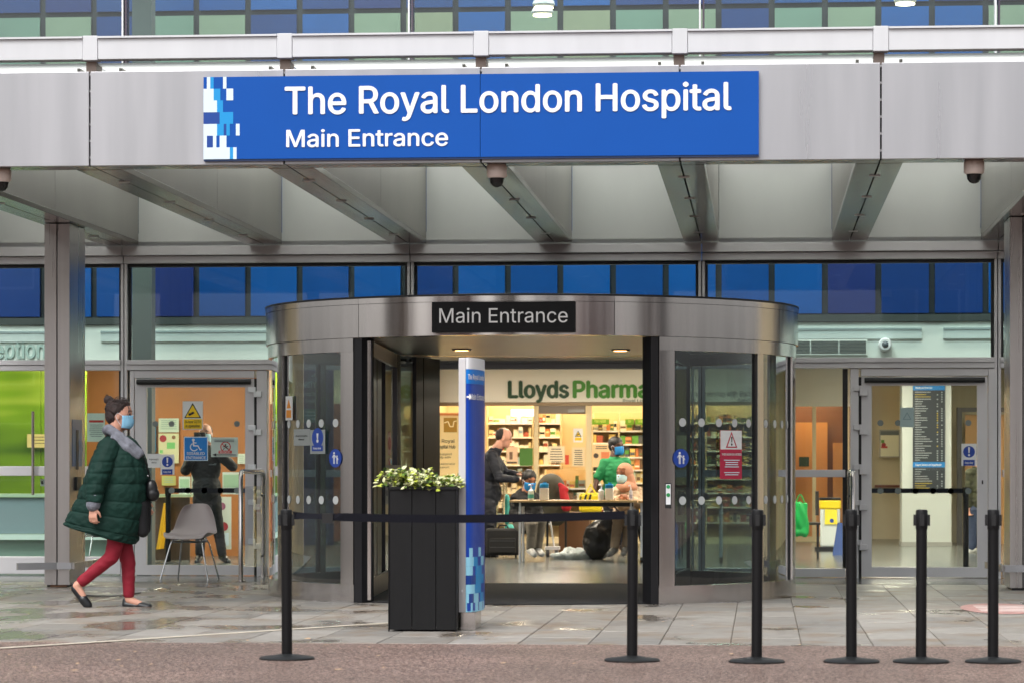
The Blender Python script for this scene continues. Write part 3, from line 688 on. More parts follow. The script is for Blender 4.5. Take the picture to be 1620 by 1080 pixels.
# cameras under the fascia
def dome(px, py, label):
    Yd = YC + .2; c = at(px, py, Yd); z = ZB + .0
    t = thing('dome_camera', label, 'security camera', (c.x, Yd, z - .19), group='dome cameras under the canopy')
    MB().lathe([(.066, z - .10), (.078, z - .085), (.078, z - .012), (.07, z + .003)], (c.x, Yd, 0), 28).build('housing', M('camera_pinkish_white', (214, 198, 190), .45), t, smooth=True)
    MB().lathe([(.012, z - .172), (.034, z - .163), (.051, z - .14), (.058, z - .101)], (c.x, Yd, 0), 28).build('dome', M('smoked_dome', (10, 10, 14), .06), t, smooth=True)
dome(786, 278, 'white dome camera below the middle of the blue sign'); dome(1541, 268, 'white dome camera under the canopy at the right'); dome(2, 284, 'white dome camera cut off by the left edge')
p = at(1400, 545, 33.9)
wc = thing('wall_camera', 'round white dome camera on the bulkhead beside the vent grille', 'security camera', p)
MB().add([(p.x + v[0], p.y + v[2], p.z + v[1]) for v in MB().lathe([(.06, -.08), (.075, -.06), (.075, .09)], n=24).v], [f[::-1] for f in MB().lathe([(.06, -.08), (.075, -.06), (.075, .09)], n=24).f]).build('housing', WHITE, wc, smooth=True)
MB().ell((p.x, p.y - .06, p.z), (.042, .05, .042)).build('lens_dome', M('camera_grey', (88, 96, 104), .15), wc, smooth=True)

# board over the drum opening
yb = 24.35; bx0, bx1 = X(683, yb), X(910, yb); z0, z1 = Z(525.5, yb, 800), Z(477.5, yb, 800)
eb = thing('entrance_board', 'black board reading Main Entrance over the drum opening', 'sign', ((bx0 + bx1) / 2, yb, z0))
box('board', M('black_board', (4, 4, 6), .5, spec=.2), eb, bx0, bx1, yb, yb + .10, z0, z1, bevel=.003)
text('letters', 'Main Entrance', M('board_letter', (222, 222, 222), .5), eb, X(695, yb), X(898, yb), Z(510.5, yb, 800), .118, yb - .0004, bold=.0, depth=.004, local=False, split=True)

# ------------------------------------------------------------------ notices
class Card:
    def __init__(s, name, label, cat, px0, px1, py0, py1, Y, mat, rz=0., loc=None, group=None, th=.004):
        a = at((px0 + px1) / 2, (py0 + py1) / 2, Y) if loc is None else Vector(loc)
        s.w = (at(px1, py0, Y) - at(px0, py0, Y)).x; s.h = at(px0, py0, Y).z - at(px0, py1, Y).z
        s.px0, s.px1, s.py0, s.py1 = px0, px1, py0, py1
        s.t = thing(name, label, cat, a, rz, group); s.n = 1
        MB().box(-s.w / 2, s.w / 2, -th, 0, -s.h / 2, s.h / 2).build('card', mat, s.t, local=True); s.th = th
    def U(s, px): return ((px - s.px0) / (s.px1 - s.px0) - .5) * s.w
    def V(s, py): return (.5 - (py - s.py0) / (s.py1 - s.py0)) * s.h
    def lay(s): y = -s.th - .0004 - (s.n - 1) * .0014; s.n += 1; return y - .001, y
    def rect(s, x0, x1, y0, y1, mat, name='print_block'):
        a, b = s.lay(); MB().box(s.U(x0), s.U(x1), a, b, s.V(y1), s.V(y0)).build(name, mat, s.t, local=True)
    def poly(s, pts, mat, name='symbol'):
        a, b = s.lay(); MB().prism([(s.U(x), s.V(y)) for x, y in pts], a, b).build(name, mat, s.t, local=True)
    def disc(s, x, y, r, mat, name='symbol', sq=1.):
        a, b = s.lay(); rr = r * s.w / (s.px1 - s.px0); MB().disc(s.U(x), s.V(y), rr, a, b, 28, rr * sq).build(name, mat, s.t, local=True)
    def multi(s, shapes, mat, name='symbol'):
        a, b = s.lay(); mb = MB(); k = s.w / (s.px1 - s.px0)
        for sh in shapes:
            if sh[0] == 'd': mb.disc(s.U(sh[1]), s.V(sh[2]), sh[3] * k, a, b, 20)
            elif sh[0] == 'r': mb.box(s.U(sh[1]), s.U(sh[2]), a, b, s.V(sh[4]), s.V(sh[3]))
            elif sh[0] == 'l':
                (x0, y0), (x1, y1), w = (s.U(sh[1]), s.V(sh[2])), (s.U(sh[3]), s.V(sh[4])), sh[5] * k / 2
                d = Vector((x1 - x0, y1 - y0)).normalized(); n = Vector((-d.y, d.x)) * w
                mb.prism([(x0 - n.x, y0 - n.y), (x1 - n.x, y1 - n.y), (x1 + n.x, y1 + n.y), (x0 + n.x, y0 + n.y)], a, b)
            elif sh[0] == 'a':     # ring arc cx,cy,r,w,a0,a1 (degrees)
                cx, cy, r, w = s.U(sh[1]), s.V(sh[2]), sh[3] * k, sh[4] * k / 2
                n = 18
                for i in range(n):
                    t0, t1 = (math.radians(sh[5] + (sh[6] - sh[5]) * j / n) for j in (i, i + 1))
                    mb.prism([(cx + (r + e) * math.cos(t), cy + (r + e) * math.sin(t)) for t, e in ((t0, -w), (t0, w), (t1, w), (t1, -w))], a, b)
            else: mb.prism([(s.U(x), s.V(y)) for x, y in sh[1]], a, b)
        mb.build(name, mat, s.t, local=True)
    def text(s, body, x0, x1, yb_, cap_px, mat, bold=.01, name='letters'):
        a, b = s.lay(); text(name, body, mat, s.t, s.U(x0), s.U(x1), s.V(yb_), cap_px * s.h / (s.py1 - s.py0), b, bold=bold, depth=.001)
    def lines(s, x0, x1, ys_, mat, h=1.2, jit=.25, name='small_print'):
        a, b = s.lay(); mb = MB()
        for y in ys_:
            q = RND.uniform(0, jit) * (x1 - x0); mb.box(s.U(x0 + q / 2), s.U(x1 - q / 2), a, b, s.V(y + h), s.V(y))
        mb.build(name, mat, s.t, local=True)
WP = M('sign_white', (226, 228, 228), .45); INK = M('print_black', (18, 18, 18), .5); YEL = M('sign_yellow', (248, 206, 20), .45)
SB = M('safety_blue', (24, 66, 160), .4); DISB = M('access_blue', (16, 124, 206), .4); RED = M('sign_red', (178, 30, 56), .45); RED2 = M('print_red', (196, 52, 44), .5)
YD = YF - .0505 - .012
c = Card('cctv_notice', 'yellow and white camera warning notice at the top of the left door', 'sign', 289, 321, 634, 679, YD, WP)
c.poly([(305, 636.5), (291.5, 660.5), (318.5, 660.5)], INK); c.poly([(305, 639.8), (294, 659), (316, 659)], YEL)
c.multi([('p', [(298, 654.5), (306, 650), (308, 653), (300, 657)]), ('r', 298.5, 299.6, 651.5, 656.5)], INK)
c.rect(290.8, 319.5, 662, 677.5, YEL); c.text('24 hour CCTV', 292.5, 318, 668.5, 4.2, INK, .015); c.text('in operation', 294, 316.5, 675, 4.2, INK, .015)
c = Card('disabled_entrance_sign', 'blue wheelchair sign reading disabled entrance on the left door', 'sign', 291, 329, 690, 728, YD, PALE)
c.rect(292.2, 327.8, 691.2, 726.8, DISB)
c.multi([('d', 306, 695, 2.1), ('l', 306, 697, 306.5, 704, 2.2), ('l', 306, 699.6, 311, 700, 1.5), ('l', 305.7, 704.4, 313.2, 704.4, 1.9), ('l', 313, 704, 317, 711, 1.8), ('l', 316.4, 711, 319.5, 709.6, 1.6), ('a', 307.2, 706.3, 5.8, 1.5, 115, 330)], WP)
c.text('DISABLED', 296, 324, 718.7, 4.3, WP, .012); c.text('ENTRANCE', 294.5, 326, 725.3, 4.3, WP, .012)
def keep_clear(c, x0, y0, k, word):
    c.disc(x0 + 8.5 * k, y0 + 9.5 * k, 7.6 * k, SB)
    c.multi([('p', [(x0 + 7.2 * k, y0 + 3.6 * k), (x0 + 9.8 * k, y0 + 3.6 * k), (x0 + 9.2 * k, y0 + 11.2 * k), (x0 + 7.8 * k, y0 + 11.2 * k)]), ('d', x0 + 8.5 * k, y0 + 13.8 * k, 1.4 * k)], WP)
    c.rect(x0 + 1.2 * k, x0 + 15.8 * k, y0 + 20 * k, y0 + 27.5 * k, SB); c.text(word, x0 + 3.2 * k, x0 + 13.8 * k, y0 + 25 * k, 2.7 * k, WP, .01)
c = Card('keep_clear_notice', 'small white notice with blue exclamation disc on the left door', 'sign', 254, 276, 718, 750, YD, WP); keep_clear(c, 255.4, 719, 1.12, 'Keep clear')
c = Card('automatic_door_label', 'plain white automatic door label beside the blue exclamation notice', 'label', 233, 253.6, 717, 739, YD, WP); c.text('Automatic', 236, 251, 727, 2.6, INK, .004); c.text('door', 240, 248, 732, 2.6, INK, .004)
c = Card('no_entry_paper', 'pale laminated paper with red oval and black arrow on the left door', 'notice', 334, 376.5, 691, 722, YD, M('laminate_green_white', (196, 212, 204), .3))
c.multi([('a', 357, 706, 7.6, 1.5, 0, 360), ('l', 351.5, 701.5, 362.5, 710.5, 1.3)], RED2); c.multi([('d', 357, 703, 1.3), ('l', 356, 705, 358.5, 708, 1.6), ('l', 352.6, 706, 361, 705.4, 1.1), ('l', 355.5, 707.5, 353, 710.5, 1.1), ('l', 358, 707.5, 361, 710, 1.1)], INK)
c.lines(337, 373, [694.6, 697], M('print_grey', (120, 132, 130), .5)); c.rect(346, 367, 712, 716.4, RED2); c.text('NO ENTRY', 348, 365, 715.5, 2.6, WP, .01)
c.multi([('p', [(336, 718.6), (342.5, 716), (342.5, 721.2)]), ('r', 342, 374, 718.1, 719.1)], INK)
c = Card('keep_clear_notice', 'small white notice with blue exclamation disc on the right door', 'sign', 1521, 1545, 701, 736, YD, WP); keep_clear(c, 1522.6, 702.2, 1.22, 'Keep clear')
c = Card('window_sticker', 'clear greenish square sticker on the right door pane', 'sticker', 1424, 1446, 644, 675, YD, M('clear_sticker', (168, 190, 190), .3)); c.poly([(1435, 651), (1428, 663), (1442, 663)], M('sticker_line', (130, 156, 158), .4)); c.poly([(1435, 653.5), (1430, 662), (1440, 662)], M('clear_sticker'))

def on_drum(px, py, off=.036):
    a = phi(px); r = math.radians(a); q = DR - off + .0
    for _ in range(1): pos = Vector((DC.x + (DR + .004) * math.sin(r), DC.y - (DR + .004) * math.cos(r), 0))
    t = -pos.x * S_ + pos.y * C_; pos.z = HC + (HOR - py) / F * t
    return pos, r, pos.y
def drum_card(name, label, cat, px0, px1, py0, py1, mat):
    a, b = phi(px0), phi(px1); r = math.radians((a + b) / 2); w = 2 * DR * math.sin(math.radians(b - a) / 2)
    rr = DR * math.cos(math.radians(b - a) / 2) - .0 ; rr = min(DR - .02, rr + .0)
    pos = Vector((DC.x + (DR - .018) * math.sin(r), DC.y - (DR - .018) * math.cos(r), 0)); t = -pos.x * S_ + pos.y * C_
    pos.z = HC + (HOR - (py0 + py1) / 2) / F * t
    c = Card.__new__(Card); c.w = w; c.h = (py1 - py0) / F * t; c.px0, c.px1, c.py0, c.py1 = px0, px1, py0, py1
    c.t = thing(name, label, cat, pos, r); c.n = 1; c.th = .004
    MB().box(-w / 2, w / 2, -.004, 0, -c.h / 2, c.h / 2).build('card', mat, c.t, local=True); return c
c = drum_card('door_locked_notice', 'white and crimson this door is locked notice on the right drum glass', 'sign', 1141, 1175, 680, 757, M('crimson', (182, 30, 68), .45))
c.rect(1141.4, 1174.6, 680.4, 710, WP); c.poly([(1158.4, 682), (1149.5, 707.5), (1167.5, 707.5)], RED); c.poly([(1158.4, 686.5), (1152, 705.6), (1164.8, 705.6)], WP)
c.multi([('p', [(1157.4, 690), (1159.6, 690), (1159, 699), (1157.9, 699)]), ('d', 1158.4, 702.3, 1.2)], INK)
c.text('THIS DOOR IS LOCKED', 1142.5, 1173.5, 719.5, 3.2, WP, .012); c.lines(1145, 1171, [726.5, 730, 733.5, 737, 746, 749.5], PALE, 1.3)
def figures(c, x, y):
    c.multi([('d', x - 2.6, y - 8, 1.9), ('r', x - 4.4, x - .8, y - 5.6, y + 1.5), ('r', x - 4.2, x - 2.9, y + 1, y + 9), ('r', x - 2.3, x - 1, y + 1, y + 9), ('l', x - 1.2, y - 4.8, x + 3, y - .6, 1.3), ('l', x - 4, y - 5, x - 7, y - 1, 1.3),
             ('d', x + 4.6, y - 3, 1.5), ('r', x + 3.3, x + 6, y - 1.2, y + 4), ('r', x + 3.4, x + 4.4, y + 3.6, y + 9), ('r', x + 4.9, x + 5.9, y + 3.6, y + 9), ('l', x + 5.5, y - .6, x + 7.6, y + 2.6, 1.)], WP)
for px, lab in ((531.5, 'left'), (1076, 'right')):
    a = phi(px); r = math.radians(a); pos = Vector((DC.x + (DR + .006) * math.sin(r), DC.y - (DR + .006) * math.cos(r), 0)); t = -pos.x * S_ + pos.y * C_; pos.z = HC + (HOR - 724) / F * t
    c = Card.__new__(Card); c.w = .16; c.h = .16; c.px0, c.px1, c.py0, c.py1 = px - 15, px + 15, 709, 739
    c.t = thing('child_safety_disc', 'round blue parent and child sticker on the %s side of the drum' % lab, 'sign', pos, r); c.n = 1; c.th = .004
    MB().disc(0, 0, .078, -.004, 0, 32).build('disc', SB, c.t, local=True); figures(c, px, 724)
c = drum_card('hand_warning_sticker', 'narrow white and orange warning sticker on the left drum glass', 'sticker', 449.5, 460, 626, 664, WP)
c.poly([(454.6, 631), (451.5, 645), (458, 645)], M('warn_orange', (222, 140, 40), .5)); c.rect(451, 458.6, 648, 660, M('warn_orange'))
c = drum_card('drum_exclamation_notice', 'grey backed blue exclamation notice on the left drum glass', 'sign', 489, 512.5, 679, 717, M('notice_back_grey', (150, 156, 156), .4)); keep_clear(c, 491, 680.5, 1.17, 'Keep clear')
c = drum_card('drum_door_label', 'grey automatic door label on the left drum glass', 'label', 463, 488.4, 678, 704, M('notice_back_grey')); c.text('Automatic', 466, 485, 690, 2.8, INK, .004); c.text('door', 471, 480, 695.5, 2.8, INK, .004)
# stickers on the left wing glass, seen at a slant
for (f, z, r_, nm, lab, col_) in ((.72, 1.36, .11, 'stop_sticker', 'round red hand stop sticker on the open door wing', (214, 160, 140)), (.72, 1.18, .05, 'small_stop_sticker', 'small round sticker below the red hand sticker', (210, 170, 150))):
    x = -3.30 + (-.15) * f; y = 24.86 + 2.99 * f
    t = thing(nm, lab, 'sticker', (x + .011, y, z), math.radians(87.1))
    MB().disc(0, 0, r_, -.003, 0, 24).build('disc', M(nm, col_, .5), t, local=True); MB().disc(0, .0, r_ * .55, -.0045, -.0032, 20).build('symbol', RED2, t, local=True)
t = thing('frosted_strip', 'frosted lettering strip across the open door wing glass', 'sticker', (-3.40, 26.85, .98), math.radians(87.1)); MB().box(-.75, .75, -.003, 0, -.18, .18).build('film', M('frost_film', (176, 168, 158), .6), t, local=True)
for zz in (.06, -.1): text('letters', 'Working in partnership', M('film_letter', (130, 126, 124), .6), t, -.62, .62, zz, .07, -.0034, bold=.01, depth=.001)

# ------------------------------------------------------------------ queue barriers outside
POSTM = M('black_powder_coat', (7, 7, 9), .45, var=.12, vs=14, spec=.3); BASEM = M('worn_black_base', (26, 28, 29), .5, var=.25, vs=9, spec=.4)
BELT = M('belt_webbing', (11, 12, 22), .8, bump=.3, bs=300, spec=.2)
def barrier(px, py, top, label, Yc=None):
    p = G(px, py); h = Z(top, p.y, px); t = thing('barrier_post', label, 'barrier post', (p.x, p.y, -.004), group='queue barrier posts')
    MB().lathe([(.162, 0), (.164, .008), (.155, .016), (.06, .028), (.034, .034)], (p.x, p.y, -.004), 40).build('base', BASEM, t, smooth=True)
    MB().lathe([(.0315, .03), (.0315, h - .115)], (p.x, p.y, 0), 24).build('tube', POSTM, t, smooth=True)
    hd = MB().lathe([(.034, h - .117), (.035, h - .11), (.035, h - .012), (.032, h - .003), (.02, h)], (p.x, p.y, 0), 24).build('head', POSTM, t, smooth=True)
    for a in range(4):
        cx, cy = p.x + .036 * math.cos(a * math.pi / 2), p.y + .036 * math.sin(a * math.pi / 2)
        box('belt_slot', BLACK, hd, cx - .012, cx + .012, cy - .012, cy + .012, h - .095, h - .03)
    return t, p, h
PP = [(454, 1041, 805, 'belt barrier post at the left, its belt drawn out to the next'), (1000, 1044, 805, 'barrier post in front of the drum opening that catches the belt'),
      (1197, 1046, 805, 'bare barrier post in front of the right drum glass'), (1347, 1046, 805, 'bare barrier post before the hinge side of the right door'),
      (1457, 1046, 805, 'bare barrier post in front of the middle of the right door'), (1571, 1046, 805, 'rightmost bare barrier post near the right column')]
bp = [barrier(*q) for q in PP]
for t_, _, _ in bp: t_.rotation_euler = (RND.uniform(-.006, .006), RND.uniform(-.007, .007), 0)
t0_, p0, h0 = bp[0]; t1_, p1, h1 = bp[1]
bl = MB(); n = 30; pts = []
for i in range(n + 1):
    f = i / n; q = p0.lerp(p1, f); pts.append((q.x + (.04 if i == 0 else -.04 if i == n else 0), q.y - .003, h0 - .035 - .022 * math.sin(math.pi * f) * 1.0, .024 if i > 4 else .024))
vs = []; fs = []
for i, (x, y, z, w) in enumerate(pts):
    tw = math.sin(min(1, i / 5) * math.pi) * .9 if i < 5 else 0
    for sy in (-.0012, .0012):
        for s in (-1, 1): vs.append((x, y + sy + s * w * math.sin(tw) * .6, z + s * w * math.cos(tw)))
for i in range(n):
    o = 4 * i; fs += [(o, o + 4, o + 5, o + 1), (o + 2, o + 3, o + 7, o + 6), (o + 1, o + 5, o + 7, o + 3), (o, o + 2, o + 6, o + 4)]
bl.add(vs, fs); bl.build('belt', BELT, t0_)
q = p0.lerp(p1, .12); box('belt_buckle', BLACK, t0_, q.x - .03, q.x + .035, q.y - .02, q.y + .012, h0 - .082, h0 - .024)

# ------------------------------------------------------------------ planter, ivy, totem
pA, pB = G(616, 998), G(722, 998); yq = pA.y; hx = (pA.x + pB.x) / 2; pw_ = (pB.x - pA.x); ph = Z(771, yq, 670)
pl = thing('planter', 'tall black boarded planter box in front of the drum', 'planter', (hx, yq + pw_ / 2, 0))
PM = M('black_stained_timber', (10, 10, 12), .5, spec=.3, var=.25, vs=4, stretch=(6, 6, .7), bump=.15, bs=40, objrand=.12)
w = pw_ / 2; yc = yq + w
cuts = [0, .34, .70, 1]
for i in range(3):
    a, b = hx - w + cuts[i] * pw_ + .0015, hx - w + cuts[i + 1] * pw_ - .0015
    for s in (-1, 1): box('board', PM, pl, a, b, yc + s * w - (.02 if s > 0 else 0), yc + s * w + (.02 if s < 0 else 0), .012, ph - .012, bevel=.002)
    a, b = yc - w + .021 + cuts[i] * (pw_ - .042) + .0015, yc - w + .021 + cuts[i + 1] * (pw_ - .042) - .0015
    for s in (-1, 1): box('board', PM, pl, hx + s * (w - .02), hx + s * w, a, b, .012, ph - .012, bevel=.002)
for s in (-1, 1):
    box('corner_trim', PM, pl, hx + s * w, hx + s * (w + .008), yc - w - .006, yc - w + .03, .0, ph, bevel=.002)
rim = MB().box(hx - w - .01, hx + w + .01, yc - w - .012, yc - w + .03, ph - .011, ph + .008).box(hx - w - .01, hx + w + .01, yc + w - .03, yc + w + .012, ph - .011, ph + .008)
rim.box(hx - w - .01, hx - w + .03, yc - w + .031, yc + w - .031, ph - .011, ph + .0075).box(hx + w - .03, hx + w + .01, yc - w + .031, yc + w - .031, ph - .011, ph + .0075).build('rim', PM, pl)
box('soil', M('soil', (40, 30, 22), .95, var=.3, vs=20), pl, hx - w + .022, hx + w - .022, yc - w + .022, yc + w - .022, ph - .1, ph - .03)
iv = thing('ivy_plant', 'variegated green and cream ivy trailing from the black planter', 'plant', (hx, yc, ph - .03))
def leafmat(n, c): return M(n, c, .5, var=.3, vs=30)
LM = [leafmat('ivy_green', (96, 126, 40)), leafmat('ivy_lime', (172, 184, 66)), leafmat('ivy_cream', (214, 216, 168)), leafmat('ivy_dark', (44, 70, 30))]
lf = [MB() for _ in LM]; stems = MB()
def leaf(mb, p, d, up, L):
    d = d.normalized(); s = d.cross(up).normalized(); n = s.cross(d)
    q = [p, p + d * L * .25 + s * L * .38 + n * L * .06, p + d * L * .62 + s * L * .30, p + d * L * 1. - n * L * .12, p + d * L * .62 - s * L * .30, p + d * L * .25 - s * L * .38 + n * L * .06, p + d * L * .4 - n * L * .07]
    mb.add(q, [(0, 1, 6), (1, 2, 6), (2, 3, 6), (3, 4, 6), (4, 5, 6), (5, 0, 6)])
for i in range(100):
    a = RND.uniform(0, 6.28); x0, y0 = RND.uniform(-w, w) * .85, RND.uniform(-w, w) * .85
    p = Vector((hx + x0, yc + y0, ph - .03)); outward = Vector((x0, y0, 0)) + Vector((RND.uniform(-.2, .2), RND.uniform(-.2, .2), 0)); outward = outward.normalized() if outward.length > 0 else Vector((1, 0, 0))
    Ls = RND.uniform(.06, .17) * (.45 if outward.x > .3 and x0 > 0 else 1); path = [p]
    for j in range(1, 7):
        f = j / 6; path.append(p + outward * Ls * f * 1.0 + Vector((RND.uniform(-.012, .012), RND.uniform(-.012, .012), .12 * math.sin(f * 2.2) * RND.uniform(.6, 1.15) * (1.15 if x0 < -.05 else .8) - max(0, f - .7) * .12)))
    stems.tube(path, .0028, 5)
    for j in range(1, 7):
        for _ in range(3):
            dirv = (outward * .6 + Vector((RND.uniform(-1, 1), RND.uniform(-1, 1), RND.uniform(-.35, .7))))
            k = RND.choices((0, 1, 2, 3), (3, 4, 4, 1))[0]
            leaf(lf[k], path[j] + Vector((RND.uniform(-.015, .015), RND.uniform(-.015, .015), RND.uniform(-.01, .015))), dirv, Vector((RND.uniform(-.5, .5), RND.uniform(-.9, .1), 1)), RND.uniform(.022, .046))
for k, mb in enumerate(lf): mb.build('foliage', LM[k], iv, kind='stuff')
stems.build('stems', M('ivy_stem', (96, 88, 50), .7), iv)

tp = G(741, 997); Yt = tp.y + .05
tt = thing('wayfinding_totem', 'tall narrow blue wayfinding totem with curved face beside the planter', 'sign', (X(741, Yt), Yt + .2, 0))
# the blade stands nearly edge on: steel side facing left-front, curved blue face to the right-front
xl, xe, xr = X(725.5, Yt), X(737, Yt), X(758.5, Yt + .1); zt_, zb2 = Z(565, Yt, 740), Z(968, Yt, 740)
MB().slab([(xl, Yt), (xe, Yt - .01), (xe, Yt + .5), (xl, Yt + .5)], zb2 + .0, zt_ - .003).build('side_post', ALU, tt, bevel=.003)
def face(z0, z1, mat, proud=0., name='face_panel', u0=0., u1=1., n=10):
    pts = []
    for i in range(n + 1):
        f = u0 + (u1 - u0) * i / n; x = xe + .002 + (xr - xe) * math.sin(f * math.pi / 2) ** .9 + proud * .4; y = Yt - .012 + .42 * (1 - math.cos(f * math.pi / 2)) - proud
        pts.append((x, y))
    back = [(x - .0, y + .006) for x, y in pts[::-1]] if proud else [(xe + .002, Yt + .5), ][:1]
    mb = MB(); poly = pts + ([(x - .003, y + .002) for x, y in pts[::-1]] if proud else [(xr, Yt + .5), (xe + .002, Yt + .5)])
    mb.slab(poly, z0, z1); return mb.build(name, mat, tt)
zz = lambda py: Z(py, Yt, 745)
face(zz(583), zt_, WHITE); face(zz(606), zz(583.2), M('totem_azure', (0, 122, 214), .35)); face(zb2 + .01, zz(606.2), M('totem_blue', (6, 66, 170), .32))
base = box('plinth', STEEL, tt, X(729, Yt + .02), X(752, Yt + .02), Yt + .02, Yt + .45, 0, zb2 - .001)
for body, u0, u1, py, cp in (('The Royal London', .12, 1.6, 599, 8), ('Main Entrance', .30, 1.7, 631, 9)):
    me = text('letters', body, PRINTW, tt, 0, 1, 0, 1, 0, bold=.0018, depth=.001)
    m_ = me.data; off = WL[tt.name]
    for v in m_.vertices:
        f = (u0 + (u1 - u0) * v.co.x) * .62; f = min(f, 1.35)
        x = xe + .004 + (xr - xe) * math.sin(min(f, 1) * math.pi / 2) ** .9; y = Yt - .0135 + .42 * (1 - math.cos(min(f, 1.2) * math.pi / 2)) + v.co.y * 1.2
        v.co = Vector((x, y, zz(py) + v.co.z * cp * .0044)) - off
ar = MB(); fz = zz(627)
ar.box(xe + .006, xe + .03, Yt - .016, Yt - .0125, fz - .006, fz + .006).prism([(xe + .024, fz - .022), (xe + .024, fz + .022), (xe + .042, fz)], Yt - .017, Yt - .0128); ar.build('arrow', PRINTW, tt)
ROWS = [[(.15, .3, 'L'), (.6, .75, 'L')], [(0, .35, 'L'), (.35, .55, 'C'), (.75, .95, 'L')], [(0, .3, 'L'), (.45, .8, 'C')], [(0, .45, 'N'), (.45, .95, 'C')], [(0, .4, 'L'), (.4, .75, 'C')], [(0, .12, 'L'), (.12, .35, 'N'), (.35, .6, 'L'), (.7, .95, 'C')], [(0, 1, 'L')]]
mats = {'W': PALE, 'C': CYAN, 'N': NAVY, 'L': M('sign_ice', (150, 214, 240), .4)}
for r, row in enumerate(ROWS):
    zA, zB_ = zz(866 + r * 14.5), zz(866 + (r + 1) * 14.5)
    for a, b, k in row: face(zB_, zA - .0005, mats[k], .003, 'mosaic_tile', a, b, 4)
box('fixing_stud', WHITE, tt, xl + .02, xl + .03, Yt - .012, Yt + .002, zz(936), zz(932))

# ------------------------------------------------------------------ chairs
def shell_chair(name, label, p, rz, mat, leg):
    t = thing(name, label, 'chair', p, rz, group='plastic shell chairs')
    prof = [(-.245, .415, .195), (-.235, .435, .215), (-.19, .445, .235), (-.10, .432, .245), (0, .425, .25), (.09, .43, .25), (.155, .46, .245), (.19, .515, .235), (.21, .59, .215), (.225, .67, .19), (.24, .745, .155), (.247, .775, .12)]
    vs = []; fs = []; nu = 14
    for j, (y, z, hw) in enumerate(prof):
        k = j / (len(prof) - 1)
        for i in range(nu + 1):
            u = -1 + 2 * i / nu; e = abs(u) ** 2.4
            vs.append((u * hw, y - (.075 * e if k > .5 else .0), z + ((.05 * e) if .1 < k <= .62 else (.012 * e if k <= .1 else -.02 * e))))
    for j in range(len(prof) - 1):
        for i in range(nu): o = j * (nu + 1) + i; fs.append((o, o + 1, o + nu + 2, o + nu + 1))
    o = MB().add(vs, fs).build('seat_shell', mat, t, local=True, smooth=True)
    sd_ = o.modifiers.new('thick', 'SOLIDIFY'); sd_.thickness = .007; ss = o.modifiers.new('round', 'SUBSURF'); ss.levels = ss.render_levels = 2
    for sx in (-1, 1):
        MB().tube([(sx * .14, -.12, .425), (sx * .17, -.15, .36), (sx * .255, -.22, 0)], .0085, 10).build('leg', leg, t, local=True, smooth=True)
        MB().tube([(sx * .12, .10, .425), (sx * .15, .13, .36), (sx * .22, .23, 0)], .0085, 10).build('leg', leg, t, local=True, smooth=True)
        MB().tube([(sx * .14, -.13, .405), (sx * .13, .11, .405)], .008, 8).build('frame_bar', leg, t, local=True)
    MB().tube([(-.16, -.14, .385), (.16, -.14, .385)], .008, 8).build('frame_bar', leg, t, local=True); MB().tube([(-.14, .12, .385), (.14, .12, .385)], .008, 8).build('frame_bar', leg, t, local=True)
CHR = M('chrome', (190, 190, 192), .15, 1.)
cp_ = G(298, 917)
shell_chair('plastic_chair', 'taupe moulded plastic chair on chrome legs outside the left door', (cp_.x, cp_.y + .15, 0), math.radians(-8), M('taupe_plastic', (166, 156, 155), .38, var=.03), CHR)
shell_chair('plastic_chair', 'black chair on thin legs inside the glass behind the walking woman', (X(160, 32.3), 32.3, 0), math.radians(35), M('black_plastic', (30, 31, 36), .45), CHR)

# fallen leaves on the ground
fl = MB()
for i in range(46):
    px = RND.choice((RND.uniform(0, 620), RND.uniform(0, 1600))); py = RND.uniform(965, 1062); g = G(px, py); a = RND.uniform(0, 6.28); L = RND.uniform(.012, .03)
    zz_ = .003; q = [(g.x + L * math.cos(a + t) * k, g.y + L * 1.6 * math.sin(a + t) * k, zz_ + RND.uniform(0, .006)) for t, k in ((0, 1), (1.2, .6), (2.6, .8), (3.6, .7), (5, .6))]
    fl.add(q, [(0, 1, 2, 3, 4)])
tag(fl.build('fallen_leaves', M('pale_leaf', (206, 172, 136), .7)), 'small pale fallen leaves scattered over the wet ground', 'leaves', kind='stuff')
MB().tube([G(222, 938) + Vector((0, 0, .006)), G(190, 943) + Vector((0, 0, .006)), G(150, 943) + Vector((0, 0, .006)), G(120, 941) + Vector((0, 0, .006))], .006, 6).build('loose_cable', BLACK); tag(bpy.data.objects['loose_cable'], 'thin black cable lying on the paving behind the woman', 'cable')
# ------------------------------------------------------------------ pharmacy at the back of the lobby
YP = 45.0
ph_ = thing('pharmacy_shopfront', 'lit pharmacy shopfront with green lettering at the back of the lobby', 'shopfront', (X(900, YP), YP, 0))
zt, zh = Z(581, YP, 860), Z(641, YP, 860)
FRM = M('shopfront_cream_frame', (214, 196, 156), .4, .2)
box('header', M('header_cream', (244, 240, 228), .6), ph_, X(640, YP), X(1245, YP), YP - .05, YP + .1, zh + .055, zt + .06)
box('header_rail', M('header_rail_brown', (150, 128, 98), .5), ph_, X(640, YP), X(1245, YP), YP - .06, YP + .1, zh - .0, zh + .052)
for a, b in ((761, 768), (845, 852), (927, 936), (1024, 1031), (1110, 1116), (1196, 1202)):
    box('post', FRM, ph_, X(a, YP), X(b, YP), YP - .03, YP + .07, 0, zh - .001)
for a, b in ((768, 845), (852, 927), (936, 1024), (1031, 1110), (1116, 1196)):
    box('shop_pane', GLASSC, ph_, X(a, YP) + .002, X(b, YP) - .002, YP, YP + .01, .1, zh - .002)
    box('shop_sill', FRM, ph_, X(a, YP) + .002, X(b, YP) - .002, YP - .02, YP + .06, .0, .098)
